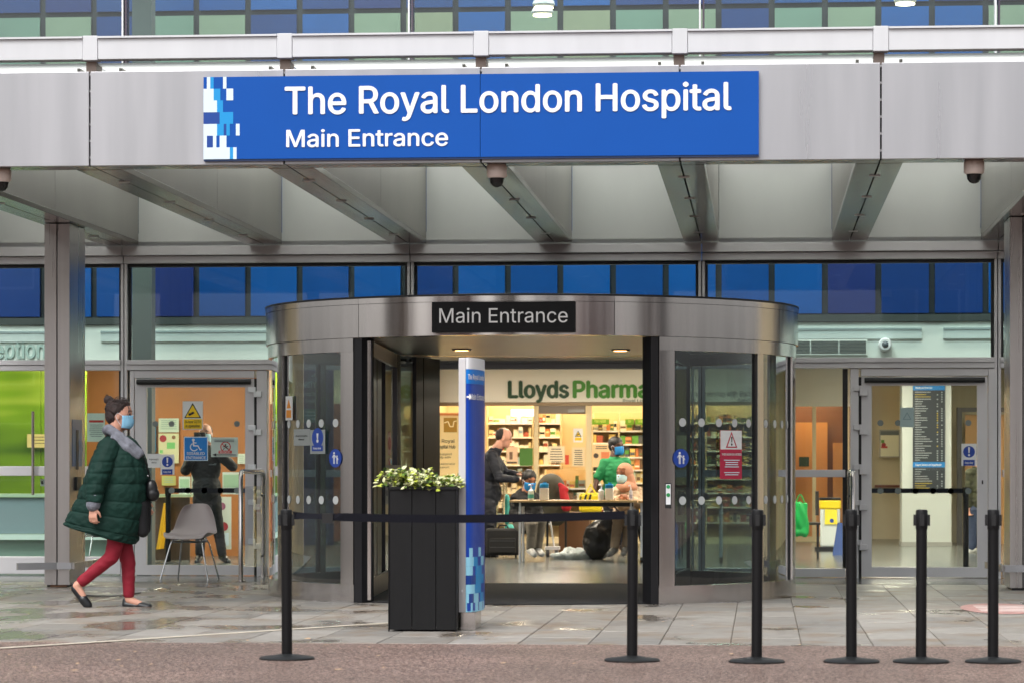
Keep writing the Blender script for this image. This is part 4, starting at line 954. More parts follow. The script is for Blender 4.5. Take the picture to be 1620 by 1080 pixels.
box('door_head', M('door_head_grey', (120, 108, 96), .4), ph_, X(852.5, YP), X(926.5, YP), YP - .035, YP - .001, Z(654, YP, 880), zh - .003)
box('door_closer', M('closer_grey', (136, 134, 130), .35, .5), ph_, X(899, YP), X(925, YP), YP - .09, YP - .036, Z(652, YP, 880), Z(647, YP, 880))
GRN1, GRN2 = M('letter_dark_green', (14, 64, 34), .5), M('letter_green', (62, 136, 28), .5)
yl = YP - .052
text('letters', 'Lloyds', GRN1, ph_, X(803.5, yl), X(900.5, yl), Z(628, yl, 860), .248, yl, bold=.032, depth=.02, local=False, split=True)
text('letters', 'Pharmacy', GRN2, ph_, X(906, yl), X(1068, yl), Z(628, yl, 960), .248, yl, bold=.032, depth=.02, local=False, split=True)
text('small_letters', 'Royal London Hospital', GRN1, ph_, X(985.5, yl), X(1068, yl), Z(635.3, yl, 1000), .045, yl, bold=.008, depth=.004, local=False)
text('small_letters', 'in partnership with Barts Health', M('letter_slate', (88, 100, 100), .5), ph_, X(1088, yl), X(1222, yl), Z(626.5, yl, 1150), .085, yl, bold=.006, depth=.004, local=False)
text('small_letters', 'NHS Trust', M('letter_slate'), ph_, X(1168, yl), X(1222, yl), Z(636, yl, 1190), .06, yl, bold=.006, depth=.004, local=False)
WARMW = M('shop_wall_warm', (232, 210, 168), .7)
for nm, b in (('shop_back_wall', (X(640, 47.6), X(1250, 47.6), 47.6, 47.7, 0, 2.73)), ('shop_side_wall', (X(680, 46), X(680, 46) + .1, YP + .12, 47.59, 0, 2.73)), ('shop_side_wall', (X(1240, 46) - .1, X(1240, 46), YP + .12, 47.59, 0, 2.73))):
    box(nm, WARMW, ph_, *b)
SHOPL = M('shop_lamp', (255, 226, 178), .5, emit=22.)
for px, wx in ((730, 'left end'), (810, 'left pane'), (890, 'door'), (980, 'right pane'), (1070, 'drum jamb'), (1160, 'right end')):
    for yy, wy in ((45.6, 'front'), (46.6, 'rear')): ceiling_light(X(px, yy), yy, 2.735, .5, .28, 'warm %s ceiling light in the pharmacy at its %s' % (wy, wx), SHOPL)
PC = [M('pack_%d' % i, c, .5) for i, c in enumerate([(232, 228, 214), (240, 236, 226), (222, 206, 160), (206, 130, 80), (92, 120, 70), (84, 86, 96), (168, 84, 66), (222, 190, 110), (120, 90, 70), (150, 170, 180), (34, 40, 38), (88, 150, 60)])]
def shelving(px0, px1, Ysh, levels, weights, label, kind_h=(.06, .16), deep=.34):
    x0, x1 = X(px0, Ysh), X(px1, Ysh); t = thing('shelf_unit', label, 'shelves', ((x0 + x1) / 2, Ysh, 0), group='pharmacy shelves')
    box('back_board', M('shelf_back', (224, 196, 150), .6), t, x0, x1, Ysh + deep, Ysh + deep + .02, .05, levels[0] + .28)
    for s in (x0 - .012, x1): box('upright', M('shelf_cream', (232, 214, 176), .5), t, s, s + .012, Ysh, Ysh + deep, 0, levels[0] + .28)
    for z in levels:
        sh = box('shelf', M('shelf_cream'), t, x0 + .001, x1 - .001, Ysh, Ysh + deep - .001, z - .025, z)
        box('price_strip', WHITE, sh, x0 + .002, x1 - .002, Ysh - .004, Ysh - .0005, z - .024, z - .004)
        mbs = {}
        x = x0 + .01
        while x < x1 - .05:
            wd_, ht = RND.uniform(.035, .10), RND.uniform(*kind_h); k = RND.choices(range(12), weights)[0]
            if RND.random() < .93: yf_ = Ysh + RND.uniform(.01, .05); xe__ = min(x + wd_, x1 - .005); mbs.setdefault(k, MB()).box(x, xe__, yf_, Ysh + .2, z + .001, z + ht); l0 = RND.uniform(.15, .5); RND.random() < .7 and mbs.setdefault(RND.randrange(12), MB()).box(x + .004, xe__ - .004, yf_ - .002, yf_ - .0005, z + ht * l0, z + ht * (l0 + RND.uniform(.12, .4)))
            x += wd_ + RND.uniform(.002, .012)
        for k, mb in mbs.items(): mb.build('packs', PC[k], sh, kind='stuff')
    return t
W1 = (6, 6, 3, .4, .3, .3, .3, 1, .3, .6, .1, .2); W2 = (1, 1, 2, 2, 2, 1, 1, 2, 1.5, .5, 1, 3); W3 = (1.5, 1, 2, 1.5, 1, 1, 2, 1.5, 1.5, .5, 1.2, .6)
LV = [1.86, 1.64, 1.42, 1.2, .98, .76, .54, .3]
shelving(772, 842, 46.9, LV, W1, 'pharmacy shelves of white medicine boxes behind the left pane')
shelving(852, 886, 46.9, LV, W1, 'pharmacy shelves of pale packets behind the pharmacy door')
shelving(862, 928, 45.5, [.84, .58, .3], W3, 'low shelves of mixed goods inside the pharmacy door', (.1, .2))
shelving(938, 978, 46.3, [1.73, 1.54, 1.32, 1.1, .9, .7, .45], W3, 'pharmacy shelves left of the man in green')
shelving(980, 1022, 46.3, [1.73, 1.52, 1.32, 1.12, .92, .72, .45], W2, 'pharmacy shelves of green packs right of the man in green', (.1, .17))
shelving(1034, 1108, 46.6, LV, W3, 'pharmacy shelves beyond the right drum jamb')
shelving(1118, 1194, 46.6, LV, W3, 'pharmacy shelves furthest right, seen through the drum glass')
for px0, px1, nm in ((936, 964, 'left'), (989, 1003, 'middle'), (1005, 1024, 'right')):
    a = at(px0, 680, 46.25); b = at(px1, 662, 46.25); t = thing('shelf_sign', 'green header sign over the pharmacy shelves, %s one' % nm, 'sign', a)
    box('panel', M('header_green', (92, 142, 30), .5), t, a.x, b.x, 46.22, 46.25, a.z + .09, b.z); text('letters', 'Pain relief' if nm == 'left' else 'Skincare', M('header_letter', (196, 214, 120), .5), t, a.x + .05, b.x - .05, a.z + .12, .05, 46.2195, depth=.001, local=False)
ps = thing('illuminated_sign', 'glowing white prescriptions sign in the left pharmacy pane', 'sign', at(825, 652, 46.8)); a, b = at(809, 657, 46.8), at(844, 647, 46.8)
box('light_box', M('lit_white', (240, 245, 255), .5, emit=2.2), ps, a.x, b.x, 46.78, 46.83, a.z, b.z); text('letters', 'Prescriptions', M('lit_letter', (120, 140, 170), .5), ps, a.x + .03, b.x - .03, a.z + .03, .055, 46.7795, depth=.001, local=False)
YPc = YP - .012
for nm, lab, b, m_, ink in (('paper_notice', 'pink notice with a picture in the left pharmacy pane', (801, 819, 706, 733), (232, 196, 160), 1), ('green_poster', 'plain green poster in the left pharmacy pane', (822, 843, 708, 736), (70, 118, 44), 0),
                            ('paper_notice', 'larger white notice with bold lines on the pharmacy door', (867, 893, 705, 731), (236, 218, 184), 2), ('paper_notice', 'narrow white notice of close lines on the pharmacy door', (905, 925, 707, 737), (226, 208, 172), 3),
                            ('red_card', 'small red card between the two notices on the pharmacy door', (894, 900, 719, 734), (206, 70, 48), 0), ('paper_notice', 'cream poster with dark round stamp right of the pharmacy door', (937, 966, 702, 738), (240, 200, 150), 4)):
    c = Card(nm, lab, 'notice' if 'poster' not in nm and 'card' not in nm else 'poster', *b, YPc, M('paper_%d_%d_%d' % m_, m_, .6))
    x0, x1, y0, y1 = b
    if ink in (2, 3): c.lines(x0 + 3, x1 - 3, [y0 + 4 + i * (4 if ink == 2 else 3.2) for i in range(6 if ink == 2 else 8)], M('print_dark', (70, 60, 52), .6), 1.3)
    if ink == 1: c.rect(x0 + 5, x0 + 10, y0 + 8, y0 + 20, M('pack_8')); c.rect(x0 + 1, x1 - 1, y1 - 3.4, y1 - .6, M('print_dark', (70, 60, 52), .6))
    if ink == 4: c.lines(x0 + 3, x1 - 3, [y0 + 3, y0 + 6], M('print_dark'), 1.4); c.disc(x0 + 6, y0 + 18, 4., M('print_dark')); c.rect(x0 + 14, x1 - 2, y0 + 12, y0 + 30, M('poster_coral', (224, 130, 84), .6))
c = Card('cctv_notice', 'small yellow camera warning notice on the pharmacy door', 'sign', 907, 922, 677, 699, YPc - .002, WP)
c.poly([(914.7, 680.5), (909.5, 690), (920, 690)], INK); c.poly([(914.7, 682.5), (911, 689), (918.4, 689)], YEL); c.multi([('l', 912.6, 687.6, 917, 685.4, 1.6)], INK); c.rect(909.5, 920, 691.2, 696, YEL)
# banners
HUBM = M('hub_cream', (232, 206, 148), .6)
hbn = Card('hub_banner', 'cream pull-up banner with gold logo, left of the pharmacy', 'banner', 668, 729, 652, 857, 42., HUBM)
hbn.rect(702, 723, 660, 683, M('hub_gold', (168, 124, 20), .5)); hbn.multi([('l', 703, 668, 709, 666, 1.6), ('l', 709, 666, 712, 674, 1.6), ('l', 712, 674, 717, 674, 1.6), ('l', 717, 674, 718, 666, 1.6), ('l', 718, 666, 722.5, 665, 1.6)], M('hub_line', (246, 226, 170), .5))
hbn.text('The Royal', 682, 719.5, 699.5, 5.4, INK, .012); hbn.text('London Hospital Hub', 640 + 30, 720.5, 708.5, 5.4, INK, .012); hbn.text('For all Support', 676, 715, 719, 3.2, INK, .006); hbn.text('we can help with:', 674, 714, 724, 3.2, INK, .006); hbn.text('local advocacy', 684, 720, 734, 2.8, M('print_dark'), .004); hbn.text('transport', 684, 711, 739.5, 2.8, M('print_dark'), .004)
hbn.rect(668.5, 728.5, 653, 656.5, M('hub_orange', (214, 130, 60), .5))
PUR = M('banner_purple', (64, 54, 120), .5)
cb = Card('charity_banner', 'purple charity banner behind the left drum glass', 'banner', 466, 528, 578, 862, 31.4, PUR)
cb.text('CHARITY', 432 + 36, 500, 612, 9, PALE, .02); cb.text('Supporting The Royal', 468, 514, 625, 5.4, PALE, .008); cb.text('London Hospital', 468, 499, 636, 5.6, PALE, .008)
cb.poly([(474, 646), (513, 646), (513, 668), (471, 668)], M('banner_teal', (34, 160, 158), .5)); cb.lines(478, 511, [650, 655.5, 661], PALE, 1.8)
cb.multi([('a', 499, 598, 6, 3.2, -80, 150), ('d', 507, 592, 3.6), ('p', [(494, 594), (500, 588), (516, 590), (508, 597)])], PALE); cb.rect(467, 527, 760, 860, M('banner_indigo', (56, 74, 136), .5))

# ------------------------------------------------------------------ table and what stands on it
YT = 35.6; ztb = Z(790.5, YT, 900)
tb = thing('folding_table', 'long folding table with wood top inside the doorway', 'table', (X(915, YT), YT + .3, 0))
x0, x1 = X(806, YT), X(1008, YT)
box('table_top', M('table_wood', (196, 160, 112), .4, var=.06), tb, x0, x1, YT, YT + .62, ztb - .026, ztb, bevel=.003)
box('apron', BLACK, tb, x0 + .05, x1 - .05, YT + .05, YT + .08, ztb - .075, ztb - .028)
for px in (822, 998):
    for dy in (.06, .54): MB().tube([(X(px, YT), YT + dy, ztb - .03), (X(px, YT), YT + dy, .0)], .016, 10).build('leg', ALU, tb, smooth=True)
MB().tube([(X(968, YT), YT + .1, ztb - .05), (X(998, YT), YT + .1, ztb - .3)], .01, 8).build('brace', BLACK, tb)
tb2 = thing('folding_table', 'second table continuing behind the right jamb on castors', 'table', (X(1045, YT), YT + .3, 0))
box('table_top', M('table_wood'), tb2, X(1010, YT), X(1150, YT), YT, YT + .62, ztb - .03, ztb - .004, bevel=.003)
for px in (1015, 1140):
    for dy in (.06, .54):
        MB().tube([(X(px, YT), YT + dy, ztb - .03), (X(px, YT), YT + dy, .07)], .02, 10).build('leg', ALU, tb2, smooth=True); MB().tube([(X(px, YT) - .02, YT + dy, .035), (X(px, YT) + .02, YT + dy, .035)], .034, 14).build('castor', BLACK, tb2)
def bottle(px, py0, label, body_c, top_c, w=.036, kind='pump', Yb=YT + .25):
    p = at(px, 790.5, Yb); p.z = ztb if px < 1009 else ztb - .004
    h = (at(px, py0, Yb).z - p.z); t = thing({'pump': 'sanitiser_bottle', 'tub': 'wipes_tub'}[kind], label, 'bottle' if kind == 'pump' else 'tub', p)
    if kind == 'pump':
        MB().lathe([(w, .001), (w * 1.02, .01), (w, h * .58), (w * .5, h * .68), (w * .32, h * .7)], p, 18).build('body', M('bottle_' + label[:9], body_c, .15), t, smooth=True)
        MB().lathe([(w * .34, h * .7), (w * .34, h * .8), (w * .12, h * .82), (w * .12, h * .95)], p, 14).build('pump', WHITE, t); MB().tube([p + Vector((0, 0, h * .96)), p + Vector((-.03, -.01, h * .94))], .008, 8).build('nozzle', WHITE, t)
        MB().lathe([(w * 1.03, h * .12), (w * 1.03, h * .36)], p, 18).build('label_band', M('band_' + label[:9], top_c, .4), t)
    else:
        box('body', M('tub_white', (226, 230, 230), .4), t, p.x - w, p.x + w, p.y - w * .7, p.y + w * .7, p.z + .001, p.z + h * .68, bevel=.008)
        box('lid', M('lid_' + label[:9], top_c, .4), t, p.x - w * .95, p.x + w * .95, p.y - w * .66, p.y + w * .66, p.z + h * .682, p.z + h * .93, bevel=.01); box('flip_cap', M('lid_' + label[:9]), t, p.x - w * .3, p.x + w * .5, p.y - .02, p.y + .02, p.z + h * .932, p.z + h)
bottle(840, 765, 'pump bottle with teal label on the table', (206, 220, 222), (60, 150, 150)); bottle(861, 762, 'white tub with bright blue lid on the table', 0, (30, 140, 206), .055, 'tub')
bottle(951, 765, 'clear pump bottle by the seated woman', (214, 220, 222), (196, 202, 206)); bottle(964, 763, 'white tub with pale lid by the seated woman', 0, (222, 224, 226), .05, 'tub'); bottle(998, 766, 'small clear bottle nearest the woman in the headscarf', (196, 196, 206), (150, 150, 176), .022)

# ------------------------------------------------------------------ luggage and bags
def rbox(px0, px1, py0, py1, Y, dp):
    a, b = at(px0, py1, Y), at(px1, py0, Y); return a.x, b.x, Y, Y + dp, a.z, b.z
sc_ = thing('suitcase', 'small black wheeled suitcase on the lobby floor beside the man', 'suitcase', at(795, 881, 37.4))
b_ = rbox(768, 822, 835, 878, 37.4, .26); zlo = .035
SUIT = M('black_nylon', (18, 18, 21), .7, bump=.2, bs=200)
MB().box(b_[0], b_[1], b_[2], b_[3], zlo, b_[5]).build('case_body', SUIT, sc_, bevel=.03); MB().box(b_[0] + .05, b_[1] - .05, b_[2] - .035, b_[2] - .001, zlo + .03, zlo + .22).build('front_pocket', SUIT, sc_, bevel=.012)
MB().tube([(b_[0] + .15, b_[2] + .1, b_[5] - .005), (b_[0] + .17, b_[2] + .1, b_[5] + .035), (b_[1] - .17, b_[2] + .1, b_[5] + .035), (b_[1] - .15, b_[2] + .1, b_[5] - .005)], .011, 8).build('handle', SUIT, sc_, smooth=True)
for s in (b_[0] + .05, b_[1] - .05): MB().tube([(s - .012, b_[2] + .04, .034), (s + .012, b_[2] + .04, .034)], .033, 14).build('wheel', BLACK, sc_)
for zz_ in (zlo + .05, zlo + .13): MB().box(b_[0] + .06, b_[1] - .06, b_[2] - .0395, b_[2] - .0355, zz_ + .05, zz_ + .058).build('zip', M('zip_grey', (70, 72, 76), .4), sc_)
fr_ = thing('walking_frame', 'pale tubular frame trolley standing behind the suitcase', 'trolley', at(789, 872, 37.9)); yw = 37.9
for px in (782, 797):
    for dy in (0, .4): MB().tube([(X(px, yw), yw + dy, 0), (X(px, yw), yw + dy, Z(762, yw, px))], .013, 8).build('upright', FRM, fr_)
for py in (768, 792, 820, 845):
    for dy in (0, .4): MB().tube([(X(782, yw), yw + dy, Z(py, yw)), (X(797, yw), yw + dy, Z(py, yw))], .011, 8).build('rung', FRM, fr_)
tg = thing('teal_bag', 'teal bag hanging in the pale trolley frame', 'bag', at(803, 830, 38.1)); blob('bag_body', [ell(at(802, 805, 38.1), (.06, .09, .2)), ell(at(806, 838, 38.0), (.10, .1, .08))], M('teal_cloth', (70, 168, 158), .7), tg, .012)
gb = thing('covered_chair', 'dark olive padded chair back behind the seated person', 'chair', at(882, 850, 38.6)); blob('cover', [ell(at(872, 778, 38.6), (.2, .16, .25)), ell(at(880, 800, 38.6), (.18, .16, .26))], M('olive_cover', (62, 58, 44), .7), gb, .02)
for px in (866, 895): MB().tube([at(px, 800, 38.6), Vector((X(px, 38.6), 38.6, 0))], .015, 8).build('leg', BLACK, gb)
rj = thing('red_jacket', 'red jacket draped beside the olive chair', 'jacket', at(893, 800, 38.4)); blob('cloth', [cap(at(890, 772, 38.4), at(896, 800, 38.4), .05, .07), cap(at(886, 766, 38.4), at(895, 774, 38.4), .03, .04)], M('red_cloth', (178, 24, 36), .7), rj, .012)
br = thing('wooden_crate', 'plain brown wooden box under the table', 'box', at(905, 868, 39.)); bb = rbox(884, 932, 812, 866, 39., .5); MB().box(bb[0], bb[1], bb[2], bb[3], 0, bb[5]).build('side', M('brown_board', (112, 76, 48), .55, var=.1), br, bevel=.004); MB().box(bb[0] - .01, bb[1] + .01, bb[2] - .01, bb[3], bb[5] + .001, bb[5] + .02).build('lid', M('brown_board_top', (140, 100, 66), .5), br)
pb = thing('plastic_bag', 'crumpled clear plastic bag lying on the lobby floor', 'bag', at(908, 878, 37.))
def crum(co, n): return co + n * (.05 * mnoise.noise(co * 9) + .022 * abs(mnoise.noise(co * 24)))
blob('film', [ell(Vector((X(908, 37.), 37., .06)), (.20, .12, .075)), ell(Vector((X(925, 37.), 37.02, .05)), (.12, .1, .06)), ell(Vector((X(888, 37.), 37.02, .04)), (.14, .1, .045))], M('milky_film', (196, 206, 208), .25), pb, .012, 2, crum)
yb_ = thing('striped_bag', 'yellow carrier bag with black stripes held by the man in green', 'bag', at(937, 800, 37.9)); q0 = at(935, 790, 37.9)
MB().box(q0.x - .15, q0.x + .14, q0.y - .085, q0.y + .085, q0.z - .16, q0.z + .09).build('bag_body', M('bag_yellow', (226, 200, 24), .5), yb_, bevel=.04)
MB().tube([q0 + Vector((-.06, -.05, .085)), q0 + Vector((.0, -.04, .2)), q0 + Vector((.06, -.05, .085))], .012, 8).build('handle', M('bag_yellow'), yb_)
for i in range(3): MB().tube([q0 + Vector((-.125 + i * .055, -.096 + .02 * abs(i - 1.3), -.08)), q0 + Vector((-.135 + i * .06, -.103 + .02 * abs(i - 1.3), 0)), q0 + Vector((-.11 + i * .055, -.09 + .02 * abs(i - 1.3), .07))], .014, 6).build('stripe', INK, yb_)
kb = thing('black_sack', 'big black sack slumped against the table', 'bag', at(948, 868, 36.9)); blob('bag_body', [ell(Vector((X(948, 36.9), 36.9, .25)), (.20, .16, .26)), ell(Vector((X(962, 36.9), 36.9, .42)), (.13, .12, .2))], M('black_poly', (14, 14, 16), .35), kb, .016, 3, lambda co, n: co + n * (.04 * mnoise.noise(co * 7) + .014 * abs(mnoise.noise(co * 19))))
kb = thing('black_sack', 'black coat bundle hanging under the second table', 'coat', at(1024, 868, 36.4)); blob('cloth', [ell(Vector((X(1024, 36.4), 36.4, .42)), (.12, .14, .3)), ell(Vector((X(1030, 36.4), 36.4, .2)), (.1, .12, .2))], M('black_cloth', (20, 20, 23), .8), kb, .016, 3)
sm = thing('small_trolley', 'small grey wheeled trolley under the table', 'trolley', at(872, 866, 38.)); MB().box(X(862, 38.), X(884, 38.), 38., 38.3, .09, .13).build('tray', ALU, sm); 
for px in (866, 880): MB().tube([(X(px, 38.) - .02, 38.05, .05), (X(px, 38.) + .02, 38.05, .05)], .05, 16).build('wheel', M('rubber_grey', (60, 60, 64), .6), sm)
MB().tube([(X(875, 38.), 38.2, .13), (X(868, 38.), 38.2, .5)], .012, 8).build('handle', ALU, sm)

# ------------------------------------------------------------------ reception side (left) and right side furniture
gw = thing('green_wall', 'lime green graphic wall behind the reception desk', 'wall', (X(60, 36.5), 36.5, 0))
def grad_mat():
    m = bpy.data.materials.new('lime_graphic'); m.use_nodes = True; nt = m.node_tree; L = nt.links; b = nt.nodes['Principled BSDF']; b.inputs['Roughness'].default_value = .35
    g = nt.nodes.new('ShaderNodeNewGeometry'); mp = nt.nodes.new('ShaderNodeMapping'); mp.inputs['Scale'].default_value = (.35, .35, 2.2); mp.inputs['Rotation'].default_value = (0, .12, 0); L.new(g.outputs['Position'], mp.inputs[0])
    n = nt.nodes.new('ShaderNodeTexNoise'); n.inputs['Scale'].default_value = 1.3; n.inputs['Detail'].default_value = 2; L.new(mp.outputs[0], n.inputs['Vector'])
    r = nt.nodes.new('ShaderNodeValToRGB'); e = r.color_ramp.elements; e[0].position = .3; e[0].color = s2l((70, 104, 24)) + (1,); e[1].position = .7; e[1].color = s2l((176, 188, 84)) + (1,); k = e.new(.5); k.color = s2l((112, 148, 28)) + (1,)
    L.new(n.outputs['Fac'], r.inputs[0]); L.new(r.outputs[0], b.inputs['Base Color']); return m
LIME = grad_mat()
PWD = (X(137, 36.5) - X(-150, 36.5)) / 4
for i in range(4): box('graphic_panel', LIME, gw, X(-150, 36.5) + i * PWD, X(-150, 36.5) + i * PWD + PWD - .006, 36.5, 36.54, 0, 2.73)
dk_ = thing('reception_desk', 'pale blue glass fronted reception desk behind the left glazing', 'desk', (X(60, 34.6), 34.6, 0)); xa, xb = X(-120, 34.6), X(192, 34.6)
box('desk_front', M('desk_glass_blue', (128, 148, 152), .25), dk_, xa, xb, 34.6, 34.66, .36, Z(786, 34.6, 60)); box('counter_top', M('counter_green', (176, 200, 170), .3), dk_, xa, xb + .02, 34.56, 35.2, Z(785.5, 34.6, 60), Z(780.5, 34.6, 60)); box('desk_shelf', M('shelf_pale', (206, 224, 214), .4), dk_, xa, xb, 34.55, 34.7, .29, .355); box('desk_plinth', M('plinth_green', (138, 164, 150), .5), dk_, xa, xb, 34.68, 34.74, 0, .285); box('desk_body', M('desk_side', (120, 150, 150), .5), dk_, xa, xb - .02, 34.68, 35.1, .36, Z(787, 34.6, 60))
c = Card('paper_notice', 'tan paper notice on the lime green wall', 'notice', 43, 90, 686, 707, 36.48, M('tan_paper', (214, 196, 130), .6)); c.lines(48, 86, [690, 695, 700], M('print_dark'), 1., .4)
c = Card('paper_notice', 'white notice with red heading behind the walking woman', 'notice', 138, 166, 653, 698, YF + .03, M('paper_white_g', (214, 224, 214), .6)); c.rect(141, 164, 664, 667.5, RED2); c.lines(141, 164, [671, 674, 677, 680, 683, 686, 689], M('print_grey'), .9)
c = Card('paper_notice', 'small white sticker on the pane above the desk', 'sticker', 64, 71, 757, 768, YF + .03, WP); c.rect(65.5, 69, 760, 765, INK)
# counter, leaflets and stands seen through the left door
lc = thing('leaflet_counter', 'dark fronted leaflet counter behind the left door', 'counter', (X(300, 36.4), 36.4, 0)); xa, xb = X(228, 36.4), X(300, 36.4)
box('counter_front', M('counter_brown', (84, 66, 52), .5), lc, xa, xb, 36.4, 36.44, 0, Z(786, 36.4, 260)); box('counter_top', M('counter_green'), lc, xa, xb + .03, 36.36, 36.9, Z(785.5, 36.4, 260), Z(781, 36.4, 260))
for nm, lab, b, colr, ink in (('poster', 'pale green poster with fine print behind the left door', (251, 283, 661, 683), (206, 222, 204), 1), ('poster', 'colourful poster with red blot behind the left door', (251, 283, 685, 732), (222, 220, 180), 2), ('poster', 'blue edged poster at the left of the door pane', (238, 247, 669, 714), (40, 124, 160), 3),
                              ('poster', 'small pale paper at the right of the door pane', (376, 388, 717, 733), (214, 224, 210), 1), ('poster', 'yellow green poster low behind the exclamation notice', (256, 278, 752, 767), (196, 198, 120), 1)):
    c = Card(nm, lab, 'poster', *b, 37.95 if ink != 3 else 37.93, M('poster_%d_%d' % (colr[0], colr[1]), colr, .6)); x0, x1, y0, y1 = b
    if ink == 1: c.lines(x0 + 2, x1 - 2, [y0 + 3 + 3.2 * i for i in range(int((y1 - y0) / 3.2) - 1)], M('print_teal', (150, 180, 170), .6), 1.1)
    if ink == 2: c.disc(x0 + 7, y0 + 8, 5.5, M('blot_red', (168, 56, 66), .6)); c.rect(x0 + 13, x0 + 26, y0 + 14, y0 + 24, M('blot_green', (130, 206, 130), .6)); c.disc(x0 + 24, y0 + 6, 3, M('blot_brown', (150, 110, 80), .6)); c.rect(x0 + 2, x0 + 7, y0 + 26, y0 + 31, M('blot_green'))
    if ink == 3: c.rect(x0 + 1.4, x1 - 1.4, y0 + 4, y1 - 12, M('poster_navy', (26, 70, 110), .6)); c.rect(x0 + 2, x1 - 2, y1 - 10, y1 - 3, PALE)
for px0, px1, py0, lab in ((283, 301, 753, 'leaflet holder with green leaflets on the counter'), (303, 312, 750, 'slim white leaflet holder behind the man in black'), (352, 380, 746, 'wide pale display board right of the man in black')):
    c = Card('leaflet_holder', lab, 'leaflet holder', px0, px1, py0, 781, 36.5, M('holder_white', (214, 226, 220), .4)); c.rect(px0 + 1.5, px1 - 1.5, py0 + 4, 770, M('leaflet_green', (170, 206, 176), .5)); c.rect(px0 + 3, px1 - 4, 771, 777, M('leaflet_grey', (120, 136, 134), .5))
c = Card('floor_display', 'pale poster board standing behind the legs of the man in black', 'board', 342, 366, 785, 868, 36.9, M('board_pale', (206, 214, 206), .5)); c.disc(351, 800, 6, M('blot_purple', (150, 90, 120), .6)); c.disc(354, 832, 7, M('blot_red')); c.rect(345, 362, 842, 862, PALE)
wf = thing('wet_floor_sign', 'folded yellow wet floor sign behind the grey chair', 'floor sign', at(256, 868, 36.)); q = [at(247, 868, 36.), at(252, 868, 36.), at(263, 795, 36.1), at(259, 795, 36.1)]
MB().add([(p.x, p.y, max(.002, p.z)) for p in q] + [(p.x, p.y + .28, max(.002, p.z)) for p in q], [(0, 1, 2, 3), (7, 6, 5, 4), (0, 4, 5, 1), (1, 5, 6, 2), (2, 6, 7, 3), (3, 7, 4, 0)]).build('leaf', M('wet_yellow', (236, 180, 16), .5), wf)
def inner_barrier(px, top, foot, Yb, px_end, label):
    p = at(px, foot, Yb); p.z = 0; h = Z(top, Yb, px); t = thing('lobby_barrier', label, 'barrier post', p, group='lobby barriers')
    MB().lathe([(.16, .002), (.15, .012), (.04, .022)], p, 28).build('base', BASEM, t); MB().lathe([(.032, .02), (.032, h - .1)], p, 18).build('tube', POSTM, t, smooth=True); MB().lathe([(.036, h - .1), (.036, h)], p, 18).build('head', POSTM, t, smooth=True)
    xe_ = X(px_end, Yb); a, b = (p.x + .036, xe_) if xe_ > p.x else (xe_, p.x - .036); box('belt', BELT, t, a, b, Yb - .002, Yb + .002, h - .065, h - .012)
inner_barrier(266, 770, 893, 34.9, 392, 'black belt barrier inside the left door'); inner_barrier(1528, 770, 897, 33.9, 1370, 'black belt barrier inside the right door')
# directory pillar, right wall items
pil = thing('pillar', 'white square pillar carrying the directory, behind the right door', 'pillar', (X(1465, 44), 44, 0)); box('shaft', M('pillar_white', (188, 193, 190), .5), pil, X(1427, 43.9), X(1505, 43.9), 43.9, 44.6, .0, 2.735); box('skirting', M('skirting_grey', (150, 150, 146), .5), pil, X(1426, 43.88), X(1506, 43.88), 43.88, 44.62, .001, .06)
di = Card('directory_board', 'tall dark directory board with blue bands on the white pillar', 'sign', 1444, 1495, 603, 775, 43.88, M('directory_slate', (44, 50, 58), .45))
di.rect(1444.2, 1494.8, 603.2, 616.5, M('directory_blue', (22, 116, 186), .4)); di.rect(1444.2, 1494.8, 730, 738.4, M('directory_blue')); di.text('Wards and Services', 1448, 1475, 614, 3.2, WP, .008); di.text('Support Services and Departments', 1448, 1489, 736, 3.2, WP, .008)
rows = [619 + i * 3.7 for i in range(30)] + [741 + i * 3.7 for i in range(9)]
for rng_, mt in (((0, 2), WP), ((2, 4), YEL), ((4, 36), WP), ((36, 39), YEL)):
    for r in rows[rng_[0]:rng_[1]]: pass
a_, b__ = di.lay(); w1 = MB(); w2 = MB()
for i, r in enumerate(rows):
    L_ = RND.uniform(8, 28); (w2 if i in (1, 2, 36, 37, 38) else w1).box(di.U(1447.5), di.U(1447.5 + L_), a_, b__, di.V(r + 1.1), di.V(r))
    if RND.random() < .6: (w2 if 6 < i < 24 and RND.random() < .5 else w1).box(di.U(1482), di.U(1484), a_, b__, di.V(r + 1.8), di.V(r))
    if RND.random() < .8: w1.box(di.U(1489), di.U(1491), a_, b__, di.V(r + 1.8), di.V(r))
w1.build('listing_lines', M('listing_white', (150, 156, 160), .5), di.t, local=True); w2.build('listing_lines', M('listing_yellow', (170, 150, 60), .5), di.t, local=True)
c = Card('framed_poster', 'framed map poster on the cream wall left of the pillar', 'poster', 1391, 1424, 679, 723, 47.9, M('frame_grey', (150, 150, 140), .4)); c.rect(1393, 1422, 681, 721, M('poster_cream', (224, 222, 196), .6)); c.rect(1393, 1422, 681, 687.5, M('poster_slate', (100, 108, 112), .6)); c.disc(1398, 703, 3.6, M('blot_red')); c.rect(1394, 1399, 695, 700, M('blot_green2', (96, 150, 70), .6)); c.rect(1394, 1404, 705, 708, RED2)
wr = thing('wall_rail', 'brown handrail on the cream lobby wall', 'handrail', at(1408, 768, 48.1)); box('rail', M('rail_brown', (130, 74, 52), .5), wr, X(1384, 48.1), X(1432, 48.1), 48.1, 48.16, Z(770, 48.1), Z(766, 48.1))
for px in (1392, 1424): box('rail_bracket', ALU, wr, X(px, 48.1) - .02, X(px, 48.1) + .02, 48.165, 48.199, Z(771, 48.1), Z(765, 48.1))
